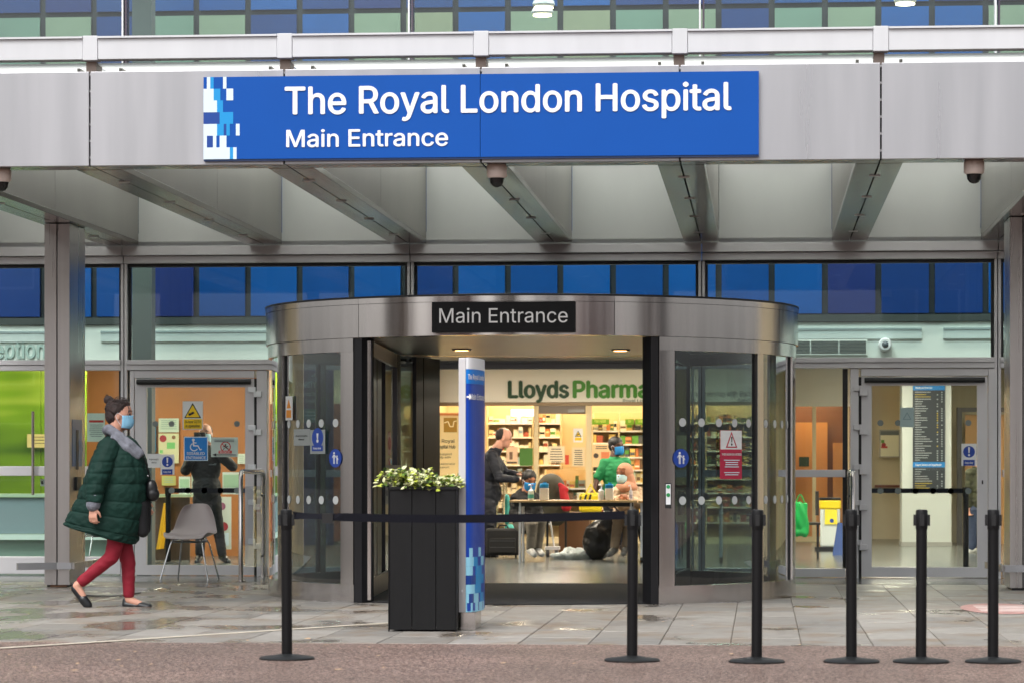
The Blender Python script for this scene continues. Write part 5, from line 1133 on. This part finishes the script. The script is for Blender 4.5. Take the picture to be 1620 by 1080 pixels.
dw = thing('inner_doorway', 'grey framed inner doorway at the right of the lobby', 'doorway', at(1530, 855, 45.)); MB().box(X(1514, 45.), X(1522, 45.), 45., 45.1, 0, Z(645, 45.)).box(X(1522, 45.), X(1640, 45.), 45., 45.1, Z(652, 45.), Z(645, 45.)).build('frame', M('door_grey', (88, 86, 84), .5), dw); box('door_leaf', M('door_ash', (196, 150, 96), .5), dw, X(1527, 45.2), X(1640, 45.2), 45.2, 45.25, 0, Z(656, 45.))
wl = thing('lobby_screen', 'cream wall return right of the pillar', 'wall', at(1508, 860, 46.)); box('face', M('grey_cream', (176, 170, 146), .7), wl, X(1506, 46.), X(1700, 46.), 46., 46.1, 0, 2.735)
pt = thing('glazed_partition', 'cream framed partition with orange room seen beside the drum', 'partition', (X(1290, 46.4), 46.4, 0))
for a, b in ((1236, 1242), (1285, 1291), (1336, 1344)): box('post', FRM, pt, X(a, 46.4), X(b, 46.4), 46.4, 46.5, 0, 2.1)
box('header', M('header_cream'), pt, X(1236, 46.4), X(1376, 46.4), 46.38, 46.52, 2.101, 2.735); box('sill', FRM, pt, X(1242, 46.4), X(1336, 46.4), 46.41, 46.49, 0, .08)
for a, b in ((1242, 1285), (1291, 1336)): box('pane', GLASSC, pt, X(a, 46.4), X(b, 46.4), 46.44, 46.45, .081, 2.1)
box('room_wall', M('room_brown', (142, 92, 62), .6), pt, X(1236, 47.6), X(1345, 47.6), 47.6, 47.65, 0, 2.7); box('room_door', M('room_orange', (232, 158, 88), .5), pt, X(1256, 47.5), X(1309, 47.5), 47.5, 47.55, 0, Z(668, 47.5)); box('room_notice', M('notice_green', (40, 70, 40), .5), pt, X(1264, 47.4), X(1280, 47.4), 47.4, 47.42, Z(737, 47.4), Z(722, 47.4)); box('room_cupboard', M('room_orange'), pt, X(1318, 47.3), X(1336, 47.3), 47.3, 47.5, 0, Z(700, 47.3))
ceiling_light(X(1285, 47.), 47.05, 2.735, .5, .28, 'warm ceiling light inside the orange room', SHOPL)
gb = thing('green_bag', 'bright green shopping bag hanging beside the drum glass', 'bag', at(1267, 845, 37.)); q0 = at(1266, 818, 37.); blob('bag_body', [cap(q0 + Vector((-.06, 0, .17)), q0 + Vector((.06, 0, .16)), .025), cap(q0 + Vector((-.07, 0, -.18)), q0 + Vector((.06, 0, -.19)), .05), cap(q0 + Vector((-.06, 0, .17)), q0 + Vector((-.07, 0, -.18)), .03, .05), cap(q0 + Vector((.06, 0, .16)), q0 + Vector((.06, 0, -.19)), .03, .05), ell(q0, (.08, .05, .2))], M('bag_green', (18, 176, 84), .5), gb, .01, 3, lambda co, n: co + n * .006 * math.sin(co.x * 60 + co.z * 25))
for s in (-.05, .05): MB().tube([q0 + Vector((s, 0, .19)), q0 + Vector((s * .4, 0, .27)), q0 + Vector((0, 0, .29))], .008, 6).build('handle', M('bag_green'), gb)
ch_ = thing('wire_chair', 'dark chair that the green bag hangs on', 'chair', at(1283, 860, 37.2)); xq = X(1270, 37.2)
MB().box(xq - .2, xq + .22, 37.2, 37.6, .43, .46).build('seat', M('chair_dark', (52, 44, 40), .5), ch_); MB().box(xq + .16, xq + .2, 37.22, 37.58, .55, .85).build('backrest', M('chair_dark'), ch_)
for sx in (-.17, .19):
    for yy in (37.24, 37.56): MB().tube([(xq + sx, yy, .43), (xq + sx, yy, 0)], .012, 8).build('leg', BLACK, ch_)
bn = thing('pedal_bin', 'white waste bin with yellow lid beside the right door', 'bin', (X(1312, 41.), 41., 0)); a, b = X(1298, 41.), X(1329, 41.); zt_b = Z(790, 41.)
MB().box(a, b, 41., 41.3, .06, zt_b - .12).build('bin_body', M('bin_white', (214, 220, 222), .4), bn, bevel=.02); MB().box(a - .012, b + .012, 40.985, 41.31, zt_b - .119, zt_b - .0).build('lid', M('bin_yellow', (236, 206, 24), .45), bn, bevel=.02); MB().box(a - .015, b + .015, 40.99, 41.3, zt_b + .001, zt_b + .035).build('lid_flap', DARK, bn, bevel=.012); MB().box(a - .08, b - .06, 40.92, 41.2, .0, .058).build('pedal_base', DARK, bn); box('label', M('bin_label', (244, 224, 60), .5), bn, a + .06, b - .04, 40.978, 40.984, zt_b - .33, zt_b - .125); MB().disc((a + b) / 2 + .02, zt_b - .28, .028, 40.973, 40.977).build('symbol', SB, bn)
ab = thing('blue_floor_board', 'slanted dark blue floor board beside the waste bin', 'floor sign', at(1330, 880, 39.)); q = [at(1317, 880, 39.), at(1340, 880, 39.), at(1340, 826, 39.2), at(1325, 826, 39.2)]
MB().add([(p.x, p.y, max(.002, p.z)) for p in q] + [(p.x, p.y + .05, max(.002, p.z)) for p in q], [(0, 1, 2, 3), (7, 6, 5, 4), (0, 4, 5, 1), (1, 5, 6, 2), (2, 6, 7, 3), (3, 7, 4, 0)]).build('board', M('board_blue', (24, 62, 130), .5), ab)
for o in [o for o in bpy.data.objects if o.name.startswith('ceiling_light')]: pass
# ------------------------------------------------------------------ people
SKIN = M('skin_light', (206, 152, 130), .5, var=.12, vs=16, bump=.12, bs=220); SKIN2 = M('skin_brown', (150, 98, 72), .5, var=.05, vs=9); SKIN3 = M('skin_dark', (84, 54, 42), .5, var=.05, vs=9)
MASKB = M('mask_blue', (134, 190, 222), .7); MASKS = M('mask_bright_blue', (36, 138, 208), .7); MASKP = M('mask_pale', (176, 214, 228), .7)
EYE = M('eye_dark', (26, 20, 18), .3)
def hand_shapes(w, d, nrm, L=.18, curl=.5, r=.0088, spread=.019):
    """palm, four bent fingers of different length and a thumb from the palm's side; d: pointing direction, nrm: back of hand"""
    d = d.normalized(); nrm = (nrm - d * nrm.dot(d)).normalized(); s = d.cross(nrm); k = L / .18; out = []
    pc = w + d * .05 * k
    for i in range(4):
        o = (i - 1.5) * spread * k; out.append(cap(w + d * .012 * k + s * o * .6, w + d * .088 * k + s * o, .0135 * k, .0118 * k))
    for i, f in enumerate((.84, 1., .95, .76)):
        o = (i - 1.5) * spread * k * 1.12; b0 = w + d * .088 * k + s * o; Lf = .082 * f * k
        d1 = (d * math.cos(curl * .5) - nrm * math.sin(curl * .5)); d2 = (d * math.cos(curl * 1.5) - nrm * math.sin(curl * 1.5)); d3 = (d * math.cos(curl * 2.3) - nrm * math.sin(curl * 2.3))
        p1 = b0 + d1 * Lf * .45; p2 = p1 + d2 * Lf * .32; p3 = p2 + d3 * Lf * .26
        out += [cap(b0, p1, r * 1.05 * k, r * k), cap(p1, p2, r * k, r * .92 * k), cap(p2, p3, r * .92 * k, r * .8 * k)]
    t0 = w + d * .022 * k - s * .026 * k; t1 = t0 + (d * .7 - s * .55 - nrm * .4).normalized() * .042 * k; t2 = t1 + (d * .9 - s * .1 - nrm * .45).normalized() * .034 * k
    return out + [cap(t0, t1, .0125 * k, .0105 * k), cap(t1, t2, .0105 * k, .0085 * k)]
def human(name, label, Y, J, face, skin, top, trouser, shoe, mask=None, hair=None, hair_style='short', body_face=None, bulk=1., voxel=.008, sleeve=1., curl=.5, pitch=0., extra_top=(), hands=True, hem=0., leg=1., cut=.08, low=False):
    W = {k: at(v[0], v[1], Y + (v[2] if len(v) > 2 else 0)) for k, v in J.items()}
    base = W.get('base', Vector((W['hipL'].x, Y, 0))).copy(); base.z = 0
    t = thing(name, label, 'person', base)
    fa = math.radians(face); bf = math.radians(face if body_face is None else body_face)
    fd = Vector((math.cos(fa), math.sin(fa), 0)); up = Vector((0, 0, 1)); ld = up.cross(fd)
    cp, sp = math.cos(pitch), math.sin(pitch); fd, up = fd * cp - up * sp, up * cp + fd * sp
    hc = W['head']; hp = lambda f, l, u: hc + fd * f + ld * l + up * u
    R_ = (0, pitch, fa)
    sk = [ell(hc + up * .022, (.098, .076, .104), R_), ell(hp(.018, 0, -.045), (.076, .060, .082), R_), cap(hp(.06, 0, -.085), hp(.03, 0, -.07), .034), cap(hp(.088, 0, .012), hp(.106, 0, -.022), .011, .016),
          ell(hp(.0, .076, -.012), (.018, .009, .032), R_), ell(hp(.0, -.076, -.012), (.018, .009, .032), R_), cap(hp(.082, .03, .028), hp(.082, -.03, .028), .015), cap(hp(.092, .02, -.062), hp(.092, -.02, -.062), .010),
          cap(hp(-.015, 0, -.05), W['neck'], .058, .062)]
    ms = (W['shL'] + W['shR']) / 2; mh = (W['hipL'] + W['hipR']) / 2; ax = (ms - mh)
    q = .86
    trunk = [ell(ms.lerp(mh, .28), (.118 * q * bulk, .165 * q, .22), (0, 0, bf)), ell(ms.lerp(mh, .75), (.125 * q * bulk, .155 * q, .2), (0, 0, bf)), cap(W['shL'], W['shR'], .055), cap(W['hipL'], W['hipR'], .085)]
    sk += trunk + [cap(W['neck'], ms, .06, .075)]
    for s in 'LR':
        sk += [cap(W['sh' + s], W['el' + s], .046, .036), cap(W['el' + s], W['ha' + s], .038, .026), cap(W['hip' + s], W['kn' + s], .078 * leg, .05 * leg), cap(W['kn' + s], W['an' + s], .05 * leg, .034), cap(W['an' + s], W['to' + s], .034, .028)]
        if hands:
            dd = (W['ha' + s] - W['el' + s]); nn = Vector((0, 0, 1)) if abs(dd.normalized().z) < .7 else Vector((0, -1, 0)) if s == 'L' else Vector((0, 1, 0))
            if s + 'n' in J: nn = Vector(J[s + 'n'])
            sk += hand_shapes(W['ha' + s], Vector(J[s + 'd']) if s + 'd' in J else dd, nn, .175, curl)
    body = blob('body', sk, skin, t, min(voxel, .0065), 2)
    tp = [ell(ms.lerp(mh, .28), (.138 * bulk, .185, .225), (0, 0, bf)), ell(ms.lerp(mh, .75), (.145 * bulk, .175, .215), (0, 0, bf)), cap(W['shL'], W['shR'], .072), cap(W['neck'] - Vector((0, 0, .02)), ms, .068, .09)]
    for s in 'LR':
        e = W['el' + s].lerp(W['ha' + s], .92) if sleeve >= 1 else None
        if sleeve >= 1: tp += [cap(W['sh' + s], W['el' + s], .068, .056), cap(W['el' + s], e, .056, .042)]
        else: tp += [cap(W['sh' + s], W['sh' + s].lerp(W['el' + s], sleeve), .068, .062)]
        if hem: tp += [cap(W['hip' + s], W['hip' + s].lerp(W['kn' + s], hem), .12, .125)]
    tp += list(extra_top)
    def wr(co, n): return co + n * (.010 * mnoise.noise(Vector((co.x * 9, co.y * 9, co.z * 15))) + .012 * (.35 - abs(mnoise.noise(Vector((co.x * 13 + 5, co.y * 13, co.z * 22))))) )
    blob('top', tp, top, t, max(voxel, .009), 3, wr)
    tr = [cap(W['hipL'], W['hipR'], .105)]
    for s in 'LR': tr += [cap(W['hip' + s], W['kn' + s], .1 * leg, .072 * leg), cap(W['kn' + s], W['an' + s].lerp(W['kn' + s], cut), .070 * leg, .055 * leg)]
    blob('trousers', tr, trouser, t, max(voxel, .009), 3, lambda co, n: co + n * (.008 * (.3 - abs(mnoise.noise(Vector((co.x * 10, co.y * 10 + 3, co.z * 18)))))))
    for s in 'LR':
        a, b = W['an' + s], W['to' + s]; dn = Vector((0, 0, -.035))
        if low: blob('shoe', [cap(a + Vector((0, 0, -.052)) + (a - b).normalized() * .03, b, .03, .034), cap(a.lerp(b, .62) + Vector((0, 0, -.012)), b + Vector((0, 0, .002)), .041, .037), cap(a + (a - b).normalized() * .035 + Vector((0, 0, -.02)), a + Vector((0, 0, -.05)) + (a - b).normalized() * .035, .022, .026)], shoe, t, .007, 2, lambda co, n: Vector((co.x, co.y, max(co.z, .002)))); continue
        blob('shoe', [cap(a + dn * .8 + (a - b).normalized() * .03, b, .043, .036), cap(a + dn * .6, a.lerp(b, .5) , .045, .042)], shoe, t, .009, 2, lambda co, n: Vector((co.x, co.y, max(co.z, .002))))
    # face details
    for l in (-.033, .033):
        MB().ell(hp(.089, l, .008), (.009, .012, .008), 10, 8).build('eye', EYE, t, smooth=True)
        MB().tube([hp(.093, l * .5, .036), hp(.092, l, .041), hp(.083, l * 1.6, .034)], .0045, 6).build('brow', hair or EYE, t)
    if mask:
        vs = []; fs = []; nu, nv = 18, 12
        for j in range(nv + 1):
            v = j / nv; u_ = .004 - .112 * v
            for i in range(nu + 1):
                a = -1.2 + 2.4 * i / nu; bul = math.sin(math.pi * min(1, v * 1.05 + .02)) ** .6
                rf = .100 + .018 * bul * math.cos(a) ** 2 - (.02 * max(0, v - .75) * 4 * .5) + .0016 * math.sin(v * 26); rl = .080 - .012 * max(0, v - .5)
                vs.append(hp(rf * math.cos(a), rl * math.sin(a), u_ - .012 * abs(math.sin(a)) * (0.5 - v)))
        for j in range(nv):
            for i in range(nu): o = j * (nu + 1) + i; fs.append((o, o + 1, o + nu + 2, o + nu + 1))
        mo = MB().add(vs, fs).build('face_mask', mask, t, smooth=True); sdm = mo.modifiers.new('thick', 'SOLIDIFY'); sdm.thickness = .003
        for l in (-1, 1):
            MB().tube([hp(.036, l * .0765, -.002), hp(.0, l * .086, .018), hp(-.018, l * .082, -.005), hp(.0, l * .084, -.04), hp(.03, l * .073, -.085)], .0018, 5).build('ear_loop', WHITE, mo)
    if hair:
        if hair_style == 'bald': hs_ = [ell(hp(-.04, 0, .03), (.078, .081, .088), R_), ell(hp(-.012, 0, .0), (.062, .0795, .045), R_)]
        elif hair_style == 'bun': hs_ = [ell(hp(-.026, 0, .045), (.10, .088, .084), R_), ell(hp(-.055, 0, .0), (.066, .078, .085), R_), cap(hp(.04, .04, .095), hp(-.02, .075, .03), .024), cap(hp(.04, -.04, .095), hp(-.02, -.075, .03), .024), ell(hp(-.10, 0, .118), (.042, .04, .036), R_), ell(hp(.03, 0, .088), (.05, .06, .04), R_)]
        else: hs_ = [ell(hp(-.016, 0, .055), (.105, .089, .086), R_), ell(hp(-.045, 0, .01), (.066, .084, .08), R_)]
        blob('hair', hs_, hair, t, .007, 2, lambda co, n: co + n * .0028 * math.sin(co.x * 170 + co.z * 120) * math.sin(co.z * 90 + co.y * 140))
    return t, W, hp, (fd, ld, up)

# ---- the woman walking past
Yw_ = 23.85
GREEN = M('quilted_green', (13, 46, 39), .72, spec=.25, var=.16, vs=9, bump=.35, bs=45); HAIRA = M('hair_dark_auburn', (42, 23, 20), .42, var=.55, vs=14, stretch=(1, 4, 4), bump=.8, bs=60); FUR = M('grey_fur', (120, 122, 132), .95, var=.25, vs=26, bump=.9, bs=160); CRIM = M('crimson_trousers', (138, 16, 40), .75, var=.08, vs=8, bump=.1, bs=120)
def W_(px, py, dy=0.): return at(px, py, Yw_ + dy)
PJ = dict(base=(178, 960), head=(189.5, 656), neck=(180, 690), shL=(176, 707, .17), shR=(176, 707, -.17), elR=(153, 756, -.29), haR=(147, 801, -.33), elL=(205, 760, .24), haL=(224, 792, .22),
          hipL=(188, 832, .08), hipR=(188, 832, -.08), knR=(177, 880, -.09), anR=(121, 926, -.09), toR=(139, 957, -.09), knL=(203, 890, .07), anL=(204, 948, .07), toL=(234, 961, .07), Rn=(-.3, -1, .1), Rd=(.02, -.1, -1))
wmn, WW, hp, fr3 = human('person', 'woman in dark green quilted coat and crimson trousers walking past', Yw_, PJ, 0, SKIN, M('black_jumper', (16, 16, 20), .8), CRIM, M('black_flat_shoe', (20, 22, 26), .35), MASKB, HAIRA, 'bun', voxel=.007, curl=.75, pitch=.06, bulk=1.25, leg=.84, cut=.16, low=True)
RINGS = [(167, 690, 204, 688, .10), (160, 699, 215, 697, .17), (150, 716, 226, 716, .215), (141, 740, 233, 738, .24), (132, 765, 234, 765, .25), (124, 788, 231, 795, .255), (114, 806, 226, 822, .26), (105, 824, 219, 848, .262), (102.5, 829, 213, 861, .258)]
def loft(rings, sub=14, nu=96, puff=.013):
    vs = []; fs = []; rows = []
    for j in range(len(rings) - 1):
        for q in range(sub if j < len(rings) - 2 else sub + 1):
            f = q / sub; A, B = rings[j], rings[j + 1]; rows.append(([a + (b - a) * f for a, b in zip(A, B)], j + f))
    rows = rows + [([rings[-1][0] + 5, rings[-1][1] - 2, rings[-1][2] - 5, rings[-1][3] - 3, rings[-1][4] - .02], -1), ([135, 800, 205, 815, .2], -1)]
    for (x0, y0, x1, y1, dp), v in rows:
        a, b = W_(x0, y0), W_(x1, y1); c = (a + b) / 2; h = (b - a) / 2
        for i in range(nu):
            t = 2 * math.pi * i / nu; ct, st = math.cos(t), math.sin(t)
            e = .82
            k = 1 + (puff / .25 * (abs(math.sin(math.pi * v * 1.0)) ** .34 - .7) if v > 2.2 else puff / .25 * .25 * math.sin(v * 9 + t * 3) if v >= 0 else 0)
            wr_ = 0 if v < 0 else (.016 * (.3 - abs(mnoise.noise(Vector((ct * 5, st * 5, v * 1.6))))) + .010 * (.3 - abs(mnoise.noise(Vector((ct * 13, st * 13, v * 3.))))))
            k += wr_ / .25
            vs.append(c + h * math.copysign(abs(ct) ** e, ct) * k + Vector((0, dp, 0)) * math.copysign(abs(st) ** e, st) * k)
    n = len(rows)
    for j in range(n - 1):
        for i in range(nu): k = (i + 1) % nu; fs.append((j * nu + i, (j + 1) * nu + i, (j + 1) * nu + k, j * nu + k))
    fs.append(tuple(range(nu))); fs.append(tuple(range(n * nu - 1, (n - 1) * nu - 1, -1)))
    return MB().add(vs, fs)
ct_ = loft(RINGS).build('coat', GREEN, wmn); 
for p in ct_.data.polygons: p.use_smooth = True
sm_ = ct_.modifiers.new('soft', 'SUBSURF'); sm_.levels = sm_.render_levels = 1
def sleeve_fn(co, n):
    z = co.z; f = sum(math.exp(-(abs(z - q) / .008) ** 2) for q in (.845, .92, 1.0, 1.09, 1.18))
    return co - n * .008 * min(1, f) + n * .016 * (.3 - abs(mnoise.noise(Vector((co.x * 12, co.y * 12, co.z * 20)))))
blob('sleeve', [cap(W_(172, 710, -.17), W_(154, 756, -.29), .098, .09), cap(W_(154, 756, -.29), W_(149, 789, -.325), .088, .068), ell(W_(176, 706, -.13), (.09, .09, .07))], GREEN, wmn, .008, 4, sleeve_fn)
blob('sleeve', [cap(W_(172, 710, .16), W_(205, 760, .24), .09, .08), cap(W_(205, 760, .24), W_(220, 786, .22), .08, .065)], GREEN, wmn, .009, 4, sleeve_fn)
blob('collar', [cap(W_(172, 678, -.075), W_(184, 686, -.115), .042, .04), cap(W_(184, 686, -.115), W_(206, 702, -.15), .04, .036), cap(W_(206, 702, -.15), W_(222, 716, -.12), .036, .034), cap(W_(180, 693, -.135), W_(201, 709, -.17), .03, .032), cap(W_(201, 709, -.17), W_(217, 721, -.14), .032, .028), cap(W_(170, 680, .0), W_(172, 678, -.075), .045, .042), cap(W_(170, 680, 0), W_(184, 686, .11), .045, .04), cap(W_(184, 686, .11), W_(222, 716, .1), .04, .034)], FUR, wmn, .008, 2)
blob('cuff', [cap(W_(149, 788, -.325), W_(147.5, 797, -.33), .064, .06)], FUR, wmn, .007, 2)
blob('inner_coat', [cap(W_(226, 745, .02), W_(229, 800, .02), .05, .055), cap(W_(229, 800, .05), W_(229, 836, .05), .055, .05), cap(W_(222, 800, -.05), W_(226, 840, -.04), .06, .05)], M('black_wool', (15, 15, 19), .85), wmn, .009, 3)
hcl = WW['head']; fdw, ldw, upw = fr3; strands = MB()
for i in range(46):
    l = RND.uniform(-1, 1); u0 = RND.uniform(.06, .13)
    pts_ = [hp(.062 - .04 * abs(l), .082 * l, u0 * .75 + .05), hp(.04, .094 * l, u0 + .022 * (1 - abs(l))), hp(-.03, .09 * l, u0 + .03 * (1 - abs(l)) - .0), hp(-.085, .04 * l, .105 + RND.uniform(-.02, .02))]
    strands.tube(pts_, .0022, 5, .0012)
for i in range(9): strands.tube([hp(.06 + .02 * RND.random(), -.06 + .01 * RND.random(), .09), hp(.085 + .02 * RND.random(), -.075, .05), hp(.07 + .03 * RND.random(), -.083, .005 - .03 * RND.random())], .0013, 4, .0006)
for i in range(7): strands.tube([hp(-.085, .02 * RND.uniform(-1, 1), .135), hp(-.10 - .03 * RND.random(), .03 * RND.uniform(-1, 1), .15 + .02 * RND.random()), hp(-.13 - .02 * RND.random(), .02, .13 + .03 * RND.random())], .0012, 4, .0006)
strands.build('hair_strands', HAIRA, wmn, kind='stuff')
clip = MB()
for i in range(5): clip.tube([hcl + Vector((-.075 - .012 * i * .3, -.04 + .02 * i, .105 + .01 * (i % 2))), hcl + Vector((-.10 - .004 * i, -.045 + .022 * i, .075)), hcl + Vector((-.115, -.05 + .024 * i, .045 + .01 * i))], .006, 6)
clip.build('hair_clip', M('clip_black', (20, 20, 24), .25), wmn)
hg = thing('handbag', 'small black shoulder bag at the front of the walking woman', 'handbag', W_(240, 775, .0)); blob('bag_body', [ell(W_(239, 773, -.02), (.055, .05, .085)), ell(W_(241, 781, -.02), (.06, .055, .06))], M('black_leather', (14, 14, 17), .32), hg, .007, 3)
MB().tube([W_(238, 758, -.05), W_(232, 735, -.1), W_(226, 720, -.14)], .006, 6).build('strap', M('black_leather'), hg); MB().ell(W_(234, 752, -.08), (.008, .008, .008)).build('ring', CHR, hg)

# ---- people in the lobby
DKJ = M('navy_overcoat', (22, 26, 38), .75, var=.1, vs=6)
human('person', 'balding man in dark overcoat leaning over with hands held out', 37.9, dict(head=(797, 692), neck=(786, 708), shL=(780, 719, .17), shR=(778, 720, -.17), elR=(790, 756, -.24), haR=(819, 757, -.12), elL=(800, 748, .22), haL=(818, 750, .1), hipL=(770, 798, .09), hipR=(770, 798, -.09), knL=(771, 840, .1), knR=(768, 840, -.1), anL=(766, 876, .1), anR=(764, 876, -.1), toL=(785, 880, .1), toR=(782, 880, -.1), Rn=(0, -.3, 1), Ln=(0, .3, 1)),
      0, SKIN, DKJ, M('black_trousers', (16, 16, 20), .8), M('black_shoe', (14, 14, 16), .3), None, M('hair_dark', (36, 28, 26), .6), 'bald', bulk=1.2, curl=.25, pitch=.25, hem=.75)
human('person', 'seated person in black with bright blue mask and grey trousers', 36.75, dict(head=(837, 760), neck=(832, 778), shL=(846, 788, .12), shR=(816, 788, -.02), elR=(812, 815, -.08), haR=(845, 818, -.2), elL=(853, 814, .1), haL=(856, 818, -.14), hipL=(838, 826, .08), hipR=(824, 826, .02), knL=(856, 824, -.3), knR=(842, 828, -.36), anL=(850, 868, -.25), anR=(839, 868, -.32), toL=(858, 876, -.42), toR=(846, 877, -.5)),
      -60, SKIN2, M('black_hoodie', (15, 15, 18), .8), M('grey_trousers', (120, 114, 104), .8), M('white_trainer', (196, 196, 196), .5), MASKS, M('hair_black', (16, 14, 16), .5), 'short', pitch=.3, curl=.9)
human('person', 'man in green polo shirt and blue mask by the pharmacy window', 39.4, dict(head=(975, 706), neck=(972, 722), shL=(990, 731, .05), shR=(957, 732, -.05), elR=(945, 757, -.08), haR=(941, 774, -.14), elL=(998, 757, .05), haL=(996, 778, -.1), hipL=(982, 790, .02), hipR=(965, 790, -.02), knL=(983, 828, 0), knR=(965, 828, -.05), anL=(983, 862, .05), anR=(964, 862, 0), toL=(988, 869, -.12), toR=(962, 869, -.18)),
      -38, SKIN3, M('green_polo', (20, 128, 74), .7, var=.06), M('dark_jeans', (28, 30, 42), .8), M('black_shoe'), MASKS, M('hair_black'), 'short', sleeve=.85, body_face=-70, curl=.8)
HIJ = M('tan_headscarf', (176, 128, 102), .75, var=.08, vs=8)
hj, WJ, hpj, _f = human('person', 'seated woman in tan headscarf and pale mask at the table', 36.5, dict(head=(988, 750), neck=(991, 768), shL=(1009, 777, .1), shR=(972, 778, -.06), elR=(968, 797, -.14), haR=(980, 787, -.26), elL=(1014, 796, .0), haL=(993, 787, -.24), hipL=(998, 822, .1), hipR=(982, 822, .04), knL=(996, 822, -.32), knR=(978, 822, -.36), anL=(990, 866, -.3), anR=(972, 867, -.34), toL=(986, 875, -.5), toR=(964, 876, -.52)),
      -130, SKIN2, M('beige_jumper', (186, 164, 138), .8, var=.06), M('beige_trousers', (150, 128, 106), .8), M('grey_trainer', (120, 116, 112), .6), MASKP, None, curl=1.0, pitch=.05)
fdj, ldj, upj = _f
def facecut(co, n):
    v = co - WJ['head']; f = v.dot(fdj); 
    if f > .055 and abs(v.dot(ldj)) < .066 and -.11 < v.dot(upj) < .075: return co - fdj * (f - .052)
    return co
blob('headscarf', [ell(hpj(-.012, 0, .03), (.118, .098, .118), (0, 0, math.radians(-130))), ell(hpj(-.02, 0, -.06), (.1, .1, .1)), ell(WJ['neck'] + Vector((0, -.01, -.02)), (.14, .13, .085)), cap(hpj(-.03, .04, -.04), WJ['neck'] + Vector((.06, 0, -.07)), .075, .08)], HIJ, hj, .008, 3, facecut)
BLK = M('black_uniform', (15, 16, 20), .75, var=.1)
mb_, WB, hpb, _ = human('person', 'man in black holding a camera to his face inside the left door', 35.3, dict(head=(325, 686), neck=(325, 706), shL=(347, 719, 0), shR=(303, 719, 0), elR=(293, 744, -.12), haR=(315, 706, -.22), elL=(368, 737, -.12), haL=(337, 706, -.22), hipL=(337, 790, 0), hipR=(318, 790, 0), knL=(345, 835, -.02), knR=(318, 835, -.02), anL=(352, 878, 0), anR=(316, 878, 0), toL=(361, 888, -.13), toR=(312, 888, -.15)),
      -90, SKIN, BLK, M('black_trousers'), M('black_shoe'), MASKP, M('hair_dark'), 'bald', curl=1.0, bulk=1.1)
cm = thing('camera', 'black camera held up by the man in black', 'camera', at(313, 690, 34.95)); q0 = at(317, 689, 35.0); MB().box(q0.x - .075, q0.x + .06, q0.y - .03, q0.y + .03, q0.z - .045, q0.z + .045).build('camera_body', M('camera_black', (22, 22, 26), .5), cm, bevel=.008)
MB().add([(q0.x - .02 + v[0], q0.y - .03 - v[2], q0.z + v[1]) for v in MB().lathe([(.036, 0), (.036, .08), (.03, .085)], n=18).v], [f for f in MB().lathe([(.036, 0), (.036, .08), (.03, .085)], n=18).f]).build('lens', M('camera_black'), cm)
text('chest_print', 'staff', M('print_pale_grey', (150, 154, 160), .6), mb_, X(330, 35.1), X(342, 35.1), Z(735, 35.1, 335), .02, 35.115, depth=.002, local=False)
CAMO = M('mottled_jacket', (60, 62, 44), .8, var=.6, vs=12)
human('person', 'visitor in mottled jacket and jeans half hidden by the right door stile', 40.5, dict(head=(1547, 722), neck=(1546, 738), shL=(1560, 748, .1), shR=(1535, 748, -.1), elR=(1532, 775, -.1), haR=(1534, 800, -.12), elL=(1562, 775, .1), haL=(1560, 800, .1), hipL=(1552, 806, .06), hipR=(1542, 806, -.06), knL=(1552, 840, .05), knR=(1540, 838, -.1), anL=(1552, 868, .05), anR=(1538, 868, -.15), toL=(1545, 876, .05), toR=(1528, 876, -.15)),
      180, SKIN, CAMO, M('blue_jeans', (44, 56, 84), .8), M('white_trainer'), MASKB, M('hair_dark'), 'short', curl=.8)

# ------------------------------------------------------------------ buildings across the street, behind the camera (seen only as reflections)
def block(x0, x1, y, h, wall, lab, nst, nwin):
    t = thing('street_building', lab, 'building', ((x0 + x1) / 2, y, 0), group='buildings across the street')
    box('wall', wall, t, x0, x1, y - 8, y, 0, h); box('parapet', M('stone_coping', (176, 170, 158), .7), t, x0 - .1, x1 + .1, y - 8.1, y + .15, h + .001, h + .4)
    WG = M('dark_window_glass', (30, 40, 48), .08)
    dx = (x1 - x0) / nwin; dz = h / nst
    for i in range(nwin):
        for j in range(nst):
            xa = x0 + (i + .28) * dx; xb = x0 + (i + .72) * dx; za = j * dz + .28 * dz; zb = j * dz + .84 * dz
            wf_ = box('window', WHITE, t, xa - .08, xb + .08, y + .002, y + .06, za - .08, zb + .08); box('pane', WG, wf_, xa, xb, y + .061, y + .08, za, zb)
block(-46, -22, -30, 9, M('street_brick', (104, 50, 42), .85, var=.15, vs=2), 'dark red brick terrace across the street, reflected in the left glazing', 3, 8)
block(-13, -3, -32, 11, M('street_stock_brick', (96, 80, 62), .85, var=.15, vs=2), 'tall stock brick block across the street, reflected in the drum', 3, 4)
block(4, 15, -30, 8.5, M('street_render', (84, 80, 78), .8, var=.08, vs=2), 'grey rendered house across the street, reflected at the right', 2, 4)
block(24, 44, -31, 9.5, M('street_brick'), 'red brick terrace furthest right across the street', 3, 6)
block(-70, -52, -14, 12, M('street_stock_brick'), 'stock brick block at the left end of the street', 4, 5)
block(52, 72, -12, 12, M('street_render'), 'grey rendered block at the right end of the street', 4, 5)
